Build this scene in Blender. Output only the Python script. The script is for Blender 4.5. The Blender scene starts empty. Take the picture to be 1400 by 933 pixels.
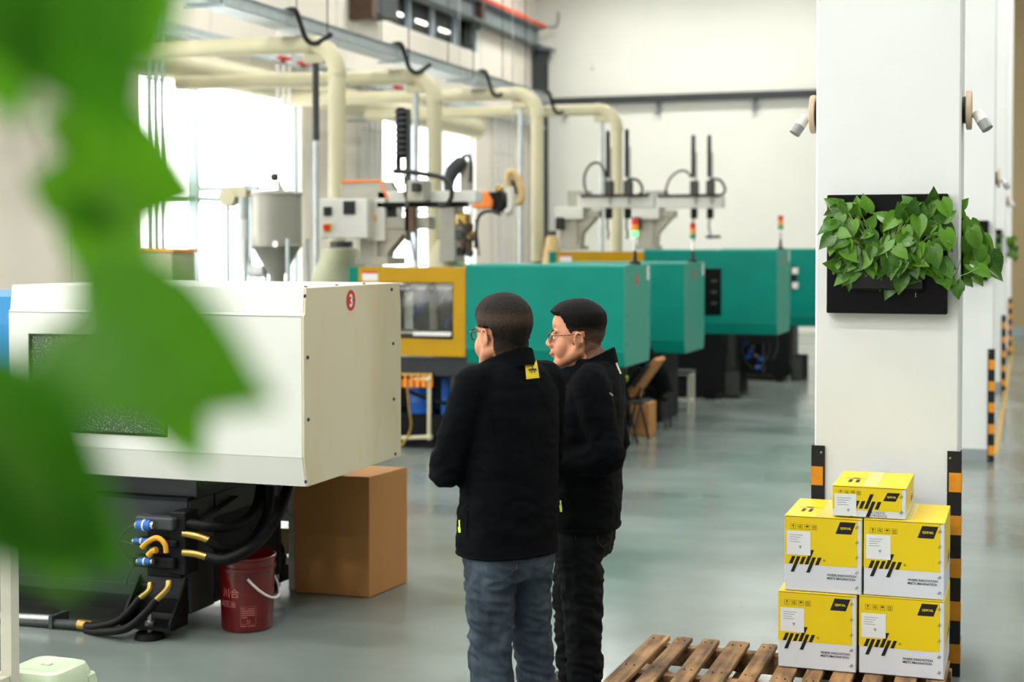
import bpy, bmesh, math, random
from mathutils import Vector, Matrix, noise, Euler
random.seed(7)
scene = bpy.context.scene
col = scene.collection
PI = math.pi
# ---------------------------------------------------------------- camera
F_PX, PITCH, HCAM = 2050.0, math.radians(1.5), 1.9
YAW = math.radians(19.0)
cam_d = bpy.data.cameras.new('camera')
cam = bpy.data.objects.new('camera', cam_d); col.objects.link(cam)
cam.location = (0, 0, HCAM)
cam.rotation_euler = (PI/2 - PITCH, 0, YAW)
cam_d.sensor_width = 36.0
cam_d.lens = 36.0*F_PX/1400
cam_d.shift_y = -(466.5 - (338 + F_PX*math.tan(PITCH)))/1400
cam_d.clip_start = 0.05; cam_d.clip_end = 300
cam_d.dof.use_dof = True
cam_d.dof.focus_distance = 6.15
cam_d.dof.aperture_fstop = 2.0
scene.camera = cam
# ---------------------------------------------------------------- colour management
vs = scene.view_settings
vs.view_transform = 'Standard'; vs.look = 'None'; vs.gamma = 1.0; vs.use_curve_mapping = False
vs.exposure = 0.0
# ---------------------------------------------------------------- daylight outside
world = bpy.data.worlds.new('overcast_sky'); scene.world = world
world.use_nodes = True
wb = world.node_tree.nodes['Background']
wb.inputs[0].default_value = (1.0, 0.99, 0.95, 1)
wb.inputs[1].default_value = 6.0
# hall
XL, XR, YB, YF, ZC = -10.9, 7.0, 33.5, -13.0, 8.6
WINDOWS = [(-11.5, -6.9), (-4.2, 0.4), (2.4, 7.0), (9.3, 13.9), (16.8, 21.4), (24.6, 29.3)]
WZ0, WZ1 = 0.75, 4.45
def portal(loc, rot, sx, sy):
    l = bpy.data.lights.new('window_portal', 'AREA'); l.shape = 'RECTANGLE'; l.size = sx; l.size_y = sy
    l.cycles.is_portal = True
    o = bpy.data.objects.new('window_portal', l); o.location = loc; o.rotation_euler = rot; col.objects.link(o)
for a, b in WINDOWS:
    portal((XL-0.3, (a+b)/2, (WZ0+WZ1)/2), (PI/2, 0, -PI/2), b-a, WZ1-WZ0)
# unseen roof lamps; rows added behind and to the right to brighten faces
LAMPS = ([(x, y) for x in (-8.6, -5.0) for y in (-11, -7, -3, 1, 5, 11, 17.5, 24, 30.5)] + [(-1.5, y) for y in (-11, -7, -3, 1)]
         + [(x, y) for x in (1.0, 4.6) for y in (6.5, 13, 19.5, 26)])
LAMP_W = 148.0
scene.cycles.diffuse_bounces = 2

# ---------------------------------------------------------------- materials
def lin(c):
    c = c/255.0
    return c/12.92 if c <= 0.04045 else ((c+0.055)/1.055)**2.4
def rgb(r, g, b): return (lin(r), lin(g), lin(b), 1)
MATS = {}
def mat(name, c, rough=0.5, metal=0.0, var=0.0, vscale=6.0, bump=0.0, bscale=40.0, c2=None, stretch=(1,1,1),
        trans=0.0, emit=None, coat=0.0, rvar=0.0, spec=None, ramp=(0.35, 0.65), coords='Object', sheen=0.0):
    m = bpy.data.materials.new(name); m.use_nodes = True
    nt = m.node_tree; b = nt.nodes['Principled BSDF']
    c = rgb(*c); b.inputs['Base Color'].default_value = c
    b.inputs['Roughness'].default_value = rough; b.inputs['Metallic'].default_value = metal
    if spec is not None: b.inputs['Specular IOR Level'].default_value = spec
    if coat: b.inputs['Coat Weight'].default_value = coat; b.inputs['Coat Roughness'].default_value = 0.08
    if sheen: b.inputs['Sheen Weight'].default_value = sheen
    if emit:
        b.inputs['Emission Color'].default_value = rgb(*emit[0]); b.inputs['Emission Strength'].default_value = emit[1]
    if var or bump or c2 or rvar:
        tc = nt.nodes.new('ShaderNodeTexCoord'); mp = nt.nodes.new('ShaderNodeMapping')
        nt.links.new(tc.outputs[coords], mp.inputs[0]); mp.inputs['Scale'].default_value = stretch
        if var or c2 or rvar:
            n = nt.nodes.new('ShaderNodeTexNoise'); n.inputs['Scale'].default_value = vscale
            n.inputs['Detail'].default_value = 5; n.inputs['Roughness'].default_value = 0.6
            nt.links.new(mp.outputs[0], n.inputs['Vector'])
            r = nt.nodes.new('ShaderNodeValToRGB')
            r.color_ramp.elements[0].position = ramp[0]; r.color_ramp.elements[1].position = ramp[1]
            nt.links.new(n.outputs['Fac'], r.inputs[0])
            if c2: r.color_ramp.elements[0].color = c; r.color_ramp.elements[1].color = rgb(*c2)
            else:
                r.color_ramp.elements[0].color = tuple(x*(1-var) for x in c[:3])+(1,)
                r.color_ramp.elements[1].color = tuple(min(1, x*(1+var)) for x in c[:3])+(1,)
            if var or c2: nt.links.new(r.outputs[0], b.inputs['Base Color'])
            if rvar:
                mr = nt.nodes.new('ShaderNodeMapRange'); nt.links.new(n.outputs['Fac'], mr.inputs[0])
                mr.inputs[1].default_value = 0.3; mr.inputs[2].default_value = 0.7
                mr.inputs[3].default_value = max(0, rough-rvar); mr.inputs[4].default_value = min(1, rough+rvar)
                nt.links.new(mr.outputs[0], b.inputs['Roughness'])
        if bump:
            n2 = nt.nodes.new('ShaderNodeTexNoise'); n2.inputs['Scale'].default_value = bscale; n2.inputs['Detail'].default_value = 3
            nt.links.new(mp.outputs[0], n2.inputs['Vector'])
            bp = nt.nodes.new('ShaderNodeBump'); bp.inputs['Strength'].default_value = bump; bp.inputs['Distance'].default_value = 0.01
            nt.links.new(n2.outputs['Fac'], bp.inputs['Height']); nt.links.new(bp.outputs[0], b.inputs['Normal'])
    if trans:
        t = nt.nodes.new('ShaderNodeBsdfTranslucent'); t.inputs[0].default_value = tuple(min(1, x*1.3) for x in c[:3])+(1,)
        src = b.inputs['Base Color'].links
        if src: nt.links.new(src[0].from_socket, t.inputs[0])
        mx = nt.nodes.new('ShaderNodeMixShader'); mx.inputs[0].default_value = trans
        out = nt.nodes['Material Output']
        nt.links.new(b.outputs[0], mx.inputs[1]); nt.links.new(t.outputs[0], mx.inputs[2]); nt.links.new(mx.outputs[0], out.inputs[0])
    MATS[name] = m
    return m
def pane_mat(name, tint, gloss=0.08, rough=0.02, gloss_col=(1,1,1,1)):
    m = bpy.data.materials.new(name); m.use_nodes = True; nt = m.node_tree
    for n in list(nt.nodes):
        if n.type == 'BSDF_PRINCIPLED': nt.nodes.remove(n)
    t = nt.nodes.new('ShaderNodeBsdfTransparent'); t.inputs[0].default_value = tint
    g = nt.nodes.new('ShaderNodeBsdfGlossy'); g.inputs['Roughness'].default_value = rough; g.inputs[0].default_value = gloss_col
    mx = nt.nodes.new('ShaderNodeMixShader'); mx.inputs[0].default_value = gloss
    nt.links.new(t.outputs[0], mx.inputs[1]); nt.links.new(g.outputs[0], mx.inputs[2])
    nt.links.new(mx.outputs[0], nt.nodes['Material Output'].inputs[0])
    MATS[name] = m; return m
M = MATS
mat('white_paint', (240, 242, 240), 0.55, var=0.02, vscale=1.2, bump=0.05, bscale=90)
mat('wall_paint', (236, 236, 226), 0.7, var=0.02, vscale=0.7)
mat('panel_paint', (232, 224, 210), 0.5, var=0.02, vscale=0.8)
mat('shaded_wall_tan', (168, 148, 108), 0.7, var=0.05, vscale=0.6)  # tan painted in for the weaker light on this stretch of wall
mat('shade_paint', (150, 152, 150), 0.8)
mat('ceiling_paint', (226, 228, 226), 0.8, var=0.02, vscale=0.5)
mat('column_base_grey', (150, 160, 162), 0.5, var=0.05, vscale=5)
mat('cream_duct', (198, 191, 158), 0.45, var=0.04, vscale=3)
mat('galvanised', (182, 192, 194), 0.42, 0.35, var=0.08, vscale=8)
mat('white_conduit', (224, 228, 226), 0.45)
mat('window_frame_grey', (170, 184, 194), 0.45)
mat('rail_dark', (50, 55, 57), 0.6, var=0.1, vscale=4)
mat('beam_grey', (120, 128, 132), 0.55, 0.1, var=0.1, vscale=2)
mat('rust_brown', (88, 66, 50), 0.7, var=0.2, vscale=9)
mat('crane_orange', (226, 74, 34), 0.5)
mat('black_plastic', (7, 7, 9), 0.45)
mat('black_gloss', (4, 4, 7), 0.3, spec=0.25)
mat('black_rubber', (4, 4, 5), 0.55, spec=0.2, var=0.2, vscale=20)
mat('guard_black', (8, 7, 9), 0.5, var=0.2, vscale=30)
mat('guard_yellow', (232, 150, 22), 0.45, var=0.08, vscale=25)
mat('floor_yellow', (186, 150, 60), 0.35, var=0.15, vscale=8)
mat('machine_cream', (218, 208, 178), 0.42, c2=(206, 186, 122), vscale=3.0, stretch=(1, 1, 0.35), ramp=(0.42, 0.85), bump=0.02, bscale=5)
mat('machine_white', (226, 228, 220), 0.42, var=0.03, vscale=2)
mat('teal', (0, 132, 116), 0.42, spec=0.2, var=0.06, vscale=2.5)
mat('teal_end', (26, 152, 132), 0.42, c2=(56, 150, 128), vscale=6, stretch=(1, 1, 0.3))
mat('machine_yellow', (186, 142, 0), 0.45, spec=0.25, var=0.05, vscale=4)
mat('cyan_blue', (0, 130, 190), 0.4, var=0.05)
mat('machine_base', (20, 28, 33), 0.45, var=0.12, vscale=4, rvar=0.1)
mat('machine_base_dark', (5, 6, 8), 0.6, spec=0.25, var=0.15, vscale=5)
mat('base_grey', (60, 62, 58), 0.55, var=0.1, vscale=4)
mat('hole_shade', (5, 5, 6), 0.8)  # near-black standing in for the shade inside openings
mat('steel', (190, 192, 190), 0.28, 0.9, var=0.06, vscale=8)
mat('chrome', (215, 215, 212), 0.15, 1.0)
mat('brass', (176, 146, 78), 0.32, 0.8, var=0.1, vscale=20)
mat('hopper_steel', (158, 156, 144), 0.4, 0.35, var=0.05, vscale=4)
mat('valve_blue', (28, 92, 190), 0.35)
mat('barrel_blue', (20, 96, 190), 0.4, var=0.1, vscale=4)
mat('plastic_orange', (248, 150, 26), 0.35)
mat('cap_yellow', (224, 162, 24), 0.4)
mat('robot_white', (210, 210, 202), 0.42, var=0.02, vscale=4)
mat('robot_grey', (164, 162, 150), 0.45, var=0.06, vscale=6)
mat('robot_orange', (240, 126, 40), 0.45, var=0.05, vscale=8)
mat('tan_board', (206, 176, 122), 0.6, var=0.12, vscale=8)
mat('red_sign', (206, 52, 42), 0.45)
mat('print_white', (232, 232, 228), 0.55)
mat('print_red_dim', (200, 120, 112), 0.55)
mat('print_black', (12, 12, 10), 0.55)
mat('print_grey', (150, 152, 156), 0.6)
mat('bucket_red', (104, 6, 7), 0.3, var=0.06, vscale=5, coat=0.3)
mat('bucket_handle', (226, 224, 216), 0.4)
mat('cardboard', (190, 134, 74), 0.75, var=0.05, vscale=7, stretch=(1, 1, 0.2))
mat('cardboard_edge', (150, 104, 58), 0.8)
mat('box_yellow', (244, 212, 6), 0.42, var=0.02, vscale=4, bump=0.05, bscale=14)
mat('box_white', (226, 230, 238), 0.45, var=0.02, vscale=4, bump=0.05, bscale=14)
mat('box_label', (238, 240, 242), 0.5)
mat('tape_clear', (232, 214, 110), 0.25)
mat('stool_plastic', (206, 222, 190), 0.35, var=0.02)
mat('cream_steel', (222, 218, 200), 0.45, var=0.04)
mat('panel_grey_green', (168, 170, 140), 0.5, var=0.06, vscale=3)
mat('signal_red', (214, 40, 26), 0.35)
mat('signal_amber', (238, 150, 30), 0.35)
mat('signal_green_lit', (120, 240, 140), 0.4, emit=((120, 255, 140), 1.2))
mat('signal_green', (60, 150, 110), 0.35)
mat('cable_black', (8, 8, 9), 0.5)
mat('lamp_tan', (214, 190, 160), 0.45)
mat('lamp_white', (232, 232, 228), 0.4)
mat('lamp_lens', (150, 152, 150), 0.3)
mat('lamp_emit', (255, 255, 250), 0.5, emit=((255, 253, 246), 3.0))
# clothes and skin
mat('jacket_black', (7, 8, 12), 0.9, var=0.15, vscale=60, bump=0.25, bscale=500, spec=0.1)
mat('jeans_blue', (34, 45, 58), 0.85, c2=(72, 86, 100), vscale=5, stretch=(1.6, 1.6, 0.9), ramp=(0.4, 0.72), bump=0.2, bscale=420)
mat('jeans_black', (7, 8, 13), 0.85, spec=0.2, var=0.2, vscale=9, bump=0.2, bscale=420)
mat('stitch', (84, 94, 104), 0.8)
mat('shoe_black', (6, 6, 8), 0.4)
mat('shoe_sole', (40, 40, 42), 0.7)
mat('skin', (200, 132, 96), 0.5, c2=(218, 154, 118), vscale=14, ramp=(0.3, 0.7))
mat('lips', (178, 98, 86), 0.45)
mat('eye_white', (225, 220, 214), 0.2)
mat('eye_iris', (30, 20, 16), 0.15)
mat('glasses_black', (16, 14, 14), 0.3)
mat('glasses_gold', (196, 166, 90), 0.3, 0.8)
mat('label_yellow', (240, 208, 26), 0.5)
mat('neon_yellow', (220, 250, 40), 0.5)
mat('jacket_reflective', (226, 230, 190), 0.4)
pane_mat('window_glass', (1, 1, 1, 1), 0.05)
pane_mat('lens_glass', (0.96, 0.96, 0.96, 1), 0.06)
pane_mat('door_pane', (0.8, 0.8, 0.78, 1), 0.035, 0.05)

# epoxy floor: grey green, glossy, faint blotches and scuffs
def floor_mat():
    m = bpy.data.materials.new('epoxy_floor'); m.use_nodes = True; nt = m.node_tree; b = nt.nodes['Principled BSDF']
    tc = nt.nodes.new('ShaderNodeTexCoord')
    n1 = nt.nodes.new('ShaderNodeTexNoise'); n1.inputs['Scale'].default_value = 0.55; n1.inputs['Detail'].default_value = 6
    mp = nt.nodes.new('ShaderNodeMapping'); mp.inputs['Scale'].default_value = (1.0, 1.5, 1)
    nt.links.new(tc.outputs['Object'], mp.inputs[0]); nt.links.new(mp.outputs[0], n1.inputs['Vector'])
    r = nt.nodes.new('ShaderNodeValToRGB'); r.color_ramp.elements[0].position = 0.35; r.color_ramp.elements[1].position = 0.68
    r.color_ramp.elements[0].color = rgb(110, 120, 115); r.color_ramp.elements[1].color = rgb(132, 143, 139)
    nt.links.new(n1.outputs['Fac'], r.inputs[0])
    n2 = nt.nodes.new('ShaderNodeTexNoise'); n2.inputs['Scale'].default_value = 9; n2.inputs['Detail'].default_value = 8; n2.inputs['Roughness'].default_value = 0.75
    mp2 = nt.nodes.new('ShaderNodeMapping'); mp2.inputs['Scale'].default_value = (1, 0.25, 1); mp2.inputs['Rotation'].default_value = (0, 0, 0.5)
    nt.links.new(tc.outputs['Object'], mp2.inputs[0]); nt.links.new(mp2.outputs[0], n2.inputs['Vector'])
    r2 = nt.nodes.new('ShaderNodeValToRGB'); r2.color_ramp.elements[0].position = 0.62; r2.color_ramp.elements[1].position = 0.78
    r2.color_ramp.elements[0].color = (0, 0, 0, 1); r2.color_ramp.elements[1].color = (0.35, 0.35, 0.35, 1)
    nt.links.new(n2.outputs['Fac'], r2.inputs[0])
    mix = nt.nodes.new('ShaderNodeMix'); mix.data_type = 'RGBA'
    nt.links.new(r2.outputs[0], mix.inputs[0]); nt.links.new(r.outputs[0], mix.inputs[6]); mix.inputs[7].default_value = rgb(84, 84, 78)
    nt.links.new(mix.outputs[2], b.inputs['Base Color'])
    mr = nt.nodes.new('ShaderNodeMapRange'); nt.links.new(n1.outputs['Fac'], mr.inputs[0])
    mr.inputs[1].default_value = .3; mr.inputs[2].default_value = .7; mr.inputs[3].default_value = 0.13; mr.inputs[4].default_value = 0.26
    nt.links.new(mr.outputs[0], b.inputs['Roughness'])
    n3 = nt.nodes.new('ShaderNodeTexNoise'); n3.inputs['Scale'].default_value = 3.0
    nt.links.new(tc.outputs['Object'], n3.inputs['Vector'])
    bp = nt.nodes.new('ShaderNodeBump'); bp.inputs['Strength'].default_value = 0.06; bp.inputs['Distance'].default_value = 0.05
    nt.links.new(n3.outputs['Fac'], bp.inputs['Height']); nt.links.new(bp.outputs[0], b.inputs['Normal'])
    MATS['epoxy_floor'] = m
floor_mat()
def wood_mat():
    m = bpy.data.materials.new('pallet_wood'); m.use_nodes = True; nt = m.node_tree; b = nt.nodes['Principled BSDF']
    tc = nt.nodes.new('ShaderNodeTexCoord'); oi = nt.nodes.new('ShaderNodeObjectInfo')
    add = nt.nodes.new('ShaderNodeVectorMath'); add.operation = 'ADD'
    cmb = nt.nodes.new('ShaderNodeCombineXYZ'); mul = nt.nodes.new('ShaderNodeMath'); mul.operation = 'MULTIPLY'; mul.inputs[1].default_value = 37
    nt.links.new(oi.outputs['Random'], mul.inputs[0])
    for k in range(3): nt.links.new(mul.outputs[0], cmb.inputs[k])
    nt.links.new(tc.outputs['Object'], add.inputs[0]); nt.links.new(cmb.outputs[0], add.inputs[1])
    mp = nt.nodes.new('ShaderNodeMapping'); mp.inputs['Scale'].default_value = (26, 2.5, 26)
    nt.links.new(add.outputs[0], mp.inputs[0])
    n = nt.nodes.new('ShaderNodeTexNoise'); n.inputs['Scale'].default_value = 1.2; n.inputs['Detail'].default_value = 7
    nt.links.new(mp.outputs[0], n.inputs['Vector'])
    r = nt.nodes.new('ShaderNodeValToRGB'); e = r.color_ramp.elements
    e[0].position = .3; e[0].color = rgb(92, 66, 40); e[1].position = .7; e[1].color = rgb(186, 142, 92)
    nt.links.new(n.outputs['Fac'], r.inputs[0])
    n2 = nt.nodes.new('ShaderNodeTexNoise'); n2.inputs['Scale'].default_value = 5; nt.links.new(add.outputs[0], n2.inputs['Vector'])
    r2 = nt.nodes.new('ShaderNodeValToRGB'); r2.color_ramp.elements[0].position = .45; r2.color_ramp.elements[1].position = .75
    r2.color_ramp.elements[0].color = (1, 1, 1, 1); r2.color_ramp.elements[1].color = rgb(150, 134, 118)
    nt.links.new(n2.outputs['Fac'], r2.inputs[0])
    mx = nt.nodes.new('ShaderNodeMix'); mx.data_type = 'RGBA'; mx.blend_type = 'MULTIPLY'; mx.inputs[0].default_value = 1
    nt.links.new(r.outputs[0], mx.inputs[6]); nt.links.new(r2.outputs[0], mx.inputs[7])
    nt.links.new(mx.outputs[2], b.inputs['Base Color']); b.inputs['Roughness'].default_value = .75
    bp = nt.nodes.new('ShaderNodeBump'); bp.inputs['Strength'].default_value = .25; bp.inputs['Distance'].default_value = .005
    nt.links.new(n.outputs['Fac'], bp.inputs['Height']); nt.links.new(bp.outputs[0], b.inputs['Normal'])
    MATS['pallet_wood'] = m
wood_mat()
def leaf_mat(name, c_dark, c_light, c_fleck, trans=0.35, rough=0.32):
    m = bpy.data.materials.new(name); m.use_nodes = True; nt = m.node_tree; b = nt.nodes['Principled BSDF']
    tc = nt.nodes.new('ShaderNodeTexCoord'); oi = nt.nodes.new('ShaderNodeObjectInfo')
    mx = nt.nodes.new('ShaderNodeMix'); mx.data_type = 'RGBA'
    mx.inputs[6].default_value = rgb(*c_dark); mx.inputs[7].default_value = rgb(*c_light)
    nt.links.new(oi.outputs['Random'], mx.inputs[0])
    cmb = nt.nodes.new('ShaderNodeCombineXYZ'); mul = nt.nodes.new('ShaderNodeMath'); mul.operation = 'MULTIPLY'; mul.inputs[1].default_value = 23
    nt.links.new(oi.outputs['Random'], mul.inputs[0])
    for k in range(3): nt.links.new(mul.outputs[0], cmb.inputs[k])
    add = nt.nodes.new('ShaderNodeVectorMath'); nt.links.new(tc.outputs['Object'], add.inputs[0]); nt.links.new(cmb.outputs[0], add.inputs[1])
    n = nt.nodes.new('ShaderNodeTexNoise'); n.inputs['Scale'].default_value = 28; n.inputs['Detail'].default_value = 4
    nt.links.new(add.outputs[0], n.inputs['Vector'])
    r = nt.nodes.new('ShaderNodeValToRGB'); r.color_ramp.elements[0].position = .56; r.color_ramp.elements[1].position = .72
    r.color_ramp.elements[0].color = (0, 0, 0, 1); r.color_ramp.elements[1].color = (.7, .7, .7, 1)
    nt.links.new(n.outputs['Fac'], r.inputs[0])
    m2 = nt.nodes.new('ShaderNodeMix'); m2.data_type = 'RGBA'
    nt.links.new(r.outputs[0], m2.inputs[0]); nt.links.new(mx.outputs[2], m2.inputs[6]); m2.inputs[7].default_value = rgb(*c_fleck)
    nt.links.new(m2.outputs[2], b.inputs['Base Color']); b.inputs['Roughness'].default_value = rough
    t = nt.nodes.new('ShaderNodeBsdfTranslucent'); nt.links.new(m2.outputs[2], t.inputs[0])
    ms = nt.nodes.new('ShaderNodeMixShader'); ms.inputs[0].default_value = trans
    nt.links.new(b.outputs[0], ms.inputs[1]); nt.links.new(t.outputs[0], ms.inputs[2])
    nt.links.new(ms.outputs[0], nt.nodes['Material Output'].inputs[0])
    MATS[name] = m
leaf_mat('pothos_leaf', (36, 88, 16), (96, 152, 36), (164, 194, 60), 0.2)
leaf_mat('vine_leaf', (46, 112, 0), (96, 160, 18), (140, 190, 70), 0.55, 0.45)
mat('stem_green', (120, 150, 70), 0.5)
def hair_mat(name, hair, skin, scale=1.0):
    m = bpy.data.materials.new(name); m.use_nodes = True; nt = m.node_tree; b = nt.nodes['Principled BSDF']
    a = nt.nodes.new('ShaderNodeAttribute'); a.attribute_name = 'fade'
    tc = nt.nodes.new('ShaderNodeTexCoord')
    mp = nt.nodes.new('ShaderNodeMapping'); mp.inputs['Scale'].default_value = (1, 1, .35); nt.links.new(tc.outputs['Object'], mp.inputs[0])
    n = nt.nodes.new('ShaderNodeTexNoise'); n.inputs['Scale'].default_value = 260; n.inputs['Detail'].default_value = 3
    nt.links.new(mp.outputs[0], n.inputs['Vector'])
    ma = nt.nodes.new('ShaderNodeMath'); ma.operation = 'MULTIPLY_ADD'; ma.inputs[1].default_value = .3; ma.inputs[2].default_value = -.17
    nt.links.new(n.outputs['Fac'], ma.inputs[0])
    sm = nt.nodes.new('ShaderNodeMath'); sm.operation = 'ADD'; sm.use_clamp = True
    nt.links.new(a.outputs['Fac'], sm.inputs[0]); nt.links.new(ma.outputs[0], sm.inputs[1])
    mx = nt.nodes.new('ShaderNodeMix'); mx.data_type = 'RGBA'; mx.inputs[6].default_value = rgb(*hair); mx.inputs[7].default_value = rgb(*skin)
    nt.links.new(sm.outputs[0], mx.inputs[0]); nt.links.new(mx.outputs[2], b.inputs['Base Color'])
    b.inputs['Roughness'].default_value = .65; b.inputs['Specular IOR Level'].default_value = .15
    bp = nt.nodes.new('ShaderNodeBump'); bp.inputs['Strength'].default_value = .9; bp.inputs['Distance'].default_value = .006
    nt.links.new(n.outputs['Fac'], bp.inputs['Height']); nt.links.new(bp.outputs[0], b.inputs['Normal'])
    MATS[name] = m
hair_mat('hair_black', (5, 4, 5), (150, 112, 90))
hair_mat('hair_greying', (26, 21, 18), (150, 118, 96))
# patterned glass of the white machine's door
def patt():
    m = bpy.data.materials.new('patterned_pane'); m.use_nodes = True; nt = m.node_tree; b = nt.nodes['Principled BSDF']
    tc = nt.nodes.new('ShaderNodeTexCoord'); v = nt.nodes.new('ShaderNodeTexNoise'); v.inputs['Scale'].default_value = 130; v.inputs['Detail'].default_value = 2
    nt.links.new(tc.outputs['Object'], v.inputs['Vector'])
    r = nt.nodes.new('ShaderNodeValToRGB'); r.color_ramp.elements[0].position = .55; r.color_ramp.elements[1].position = .7
    r.color_ramp.elements[0].color = rgb(46, 56, 52); r.color_ramp.elements[1].color = rgb(190, 200, 190)
    nt.links.new(v.outputs['Fac'], r.inputs[0]); nt.links.new(r.outputs[0], b.inputs['Base Color'])
    b.inputs['Roughness'].default_value = .25
    MATS['patterned_pane'] = m
patt()

# ---------------------------------------------------------------- mesh helpers
def root_of(o):
    while o.parent: o = o.parent
    return o
class MB:
    def __init__(s): s.v = []; s.f = []
    def add(s, vs_, fs_):
        n = len(s.v); s.v += [tuple(p) for p in vs_]; s.f += [tuple(i+n for i in f) for f in fs_]; return s
    def box(s, x0, x1, y0, y1, z0, z1):
        if x0 > x1: x0, x1 = x1, x0
        if y0 > y1: y0, y1 = y1, y0
        if z0 > z1: z0, z1 = z1, z0
        return s.add([(x0,y0,z0),(x1,y0,z0),(x1,y1,z0),(x0,y1,z0),(x0,y0,z1),(x1,y0,z1),(x1,y1,z1),(x0,y1,z1)],
                     [(0,3,2,1),(4,5,6,7),(0,1,5,4),(1,2,6,5),(2,3,7,6),(3,0,4,7)])
    def cyl(s, p0, p1, r0, r1=None, n=16):
        if r1 is None: r1 = r0
        p0, p1 = Vector(p0), Vector(p1); d = (p1-p0).normalized()
        a = d.orthogonal().normalized(); b = d.cross(a)
        vs_ = [p0+(a*math.cos(t)+b*math.sin(t))*r0 for t in [2*PI*i/n for i in range(n)]]
        vs_ += [p1+(a*math.cos(t)+b*math.sin(t))*r1 for t in [2*PI*i/n for i in range(n)]]
        fs_ = [(i, (i+1) % n, n+(i+1) % n, n+i) for i in range(n)] + [tuple(range(n-1, -1, -1)), tuple(range(n, 2*n))]
        return s.add(vs_, fs_)
    def tube(s, pts, r, n=10, cap=True, sub=0):
        pts = [Vector(p) for p in pts]
        if sub: pts = catmull(pts, sub)
        rs = r if isinstance(r, (list, tuple)) else [r]*len(pts)
        if len(rs) != len(pts):
            rs = [rs[0]+(rs[-1]-rs[0])*i/(len(pts)-1) for i in range(len(pts))]
        d0 = (pts[1]-pts[0]).normalized(); a = d0.orthogonal().normalized(); rings = []
        for i, p in enumerate(pts):
            if i == 0: d = d0
            elif i == len(pts)-1: d = (pts[i]-pts[i-1]).normalized()
            else:
                d = (pts[i+1]-pts[i]).normalized()+(pts[i]-pts[i-1]).normalized()
                d = d.normalized() if d.length > 1e-6 else d0
            a = (a-d*a.dot(d)).normalized(); b = d.cross(a)
            rings += [p+(a*math.cos(2*PI*k/n)+b*math.sin(2*PI*k/n))*rs[i] for k in range(n)]
        fs_ = []
        for i in range(len(pts)-1):
            for k in range(n): fs_.append((i*n+k, i*n+(k+1) % n, (i+1)*n+(k+1) % n, (i+1)*n+k))
        if cap: fs_ += [tuple(range(n-1, -1, -1)), tuple(range((len(pts)-1)*n, len(pts)*n))]
        return s.add(rings, fs_)
    def lathe(s, prof, c=(0,0,0), n=32, cap=True):
        cx, cy, cz = c; m = len(prof)
        vs_ = [(cx+r*math.cos(2*PI*k/n), cy+r*math.sin(2*PI*k/n), cz+z) for r, z in prof for k in range(n)]
        fs_ = [(i*n+k, i*n+(k+1) % n, (i+1)*n+(k+1) % n, (i+1)*n+k) for i in range(m-1) for k in range(n)]
        if cap: fs_ += [tuple(range(n-1, -1, -1)), tuple(range((m-1)*n, m*n))]
        return s.add(vs_, fs_)
    def prism(s, poly, axis, a, b):
        # poly: 2D points in the two other axes (x: (y,z), y: (x,z), z: (x,y))
        def P(p, t): return {'x': (t, p[0], p[1]), 'y': (p[0], t, p[1]), 'z': (p[0], p[1], t)}[axis]
        n = len(poly)
        return s.add([P(p, a) for p in poly]+[P(p, b) for p in poly],
                     [(i, (i+1) % n, n+(i+1) % n, n+i) for i in range(n)]+[tuple(range(n-1, -1, -1)), tuple(range(n, 2*n))])
    def ball(s, c, r, n=12, m=8):
        rx, ry, rz = (r, r, r) if not isinstance(r, (list, tuple)) else r
        vs_ = [(c[0], c[1], c[2]-rz)]
        for i in range(1, m):
            ph = -PI/2+PI*i/m
            vs_ += [(c[0]+rx*math.cos(ph)*math.cos(2*PI*k/n), c[1]+ry*math.cos(ph)*math.sin(2*PI*k/n), c[2]+rz*math.sin(ph)) for k in range(n)]
        vs_.append((c[0], c[1], c[2]+rz)); L = len(vs_)-1
        fs_ = [(0, 1+(k+1) % n, 1+k) for k in range(n)]
        for i in range(m-2):
            for k in range(n): fs_.append((1+i*n+k, 1+i*n+(k+1) % n, 1+(i+1)*n+(k+1) % n, 1+(i+1)*n+k))
        fs_ += [(1+(m-2)*n+k, 1+(m-2)*n+(k+1) % n, L) for k in range(n)]
        return s.add(vs_, fs_)
    def frame(s, x0, x1, z0, z1, y0, y1, w):
        # rectangular frame in the XZ plane
        s.box(x0, x1, y0, y1, z0, z0+w); s.box(x0, x1, y0, y1, z1-w, z1)
        s.box(x0, x0+w, y0, y1, z0+w, z1-w); s.box(x1-w, x1, y0, y1, z0+w, z1-w); return s
    def xf(s, mtx):
        s.v = [tuple(mtx @ Vector(p)) for p in s.v]; return s
    def build(s, name, m, parent=None, smooth=False, bevel=0.0, seg=1, local=False):
        me = bpy.data.meshes.new(name)
        off = Vector((0, 0, 0))
        if parent is not None and not local: off = root_of(parent).location
        me.from_pydata([(p[0]-off.x, p[1]-off.y, p[2]-off.z) for p in s.v], [], s.f)
        bm = bmesh.new(); bm.from_mesh(me)
        bmesh.ops.recalc_face_normals(bm, faces=bm.faces)
        if bevel:
            es = [e for e in bm.edges if len(e.link_faces) == 2 and e.calc_face_angle(0) > 0.5]
            bmesh.ops.bevel(bm, geom=es, offset=bevel, segments=seg, affect='EDGES', clamp_overlap=True)
        bm.to_mesh(me); bm.free()
        if smooth:
            for p in me.polygons: p.use_smooth = True
            try: me.set_sharp_from_angle(angle=math.radians(40))
            except Exception: pass
        me.materials.append(M[m])
        o = bpy.data.objects.new(name, me); col.objects.link(o)
        if parent is not None: o.parent = parent
        return o
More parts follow.
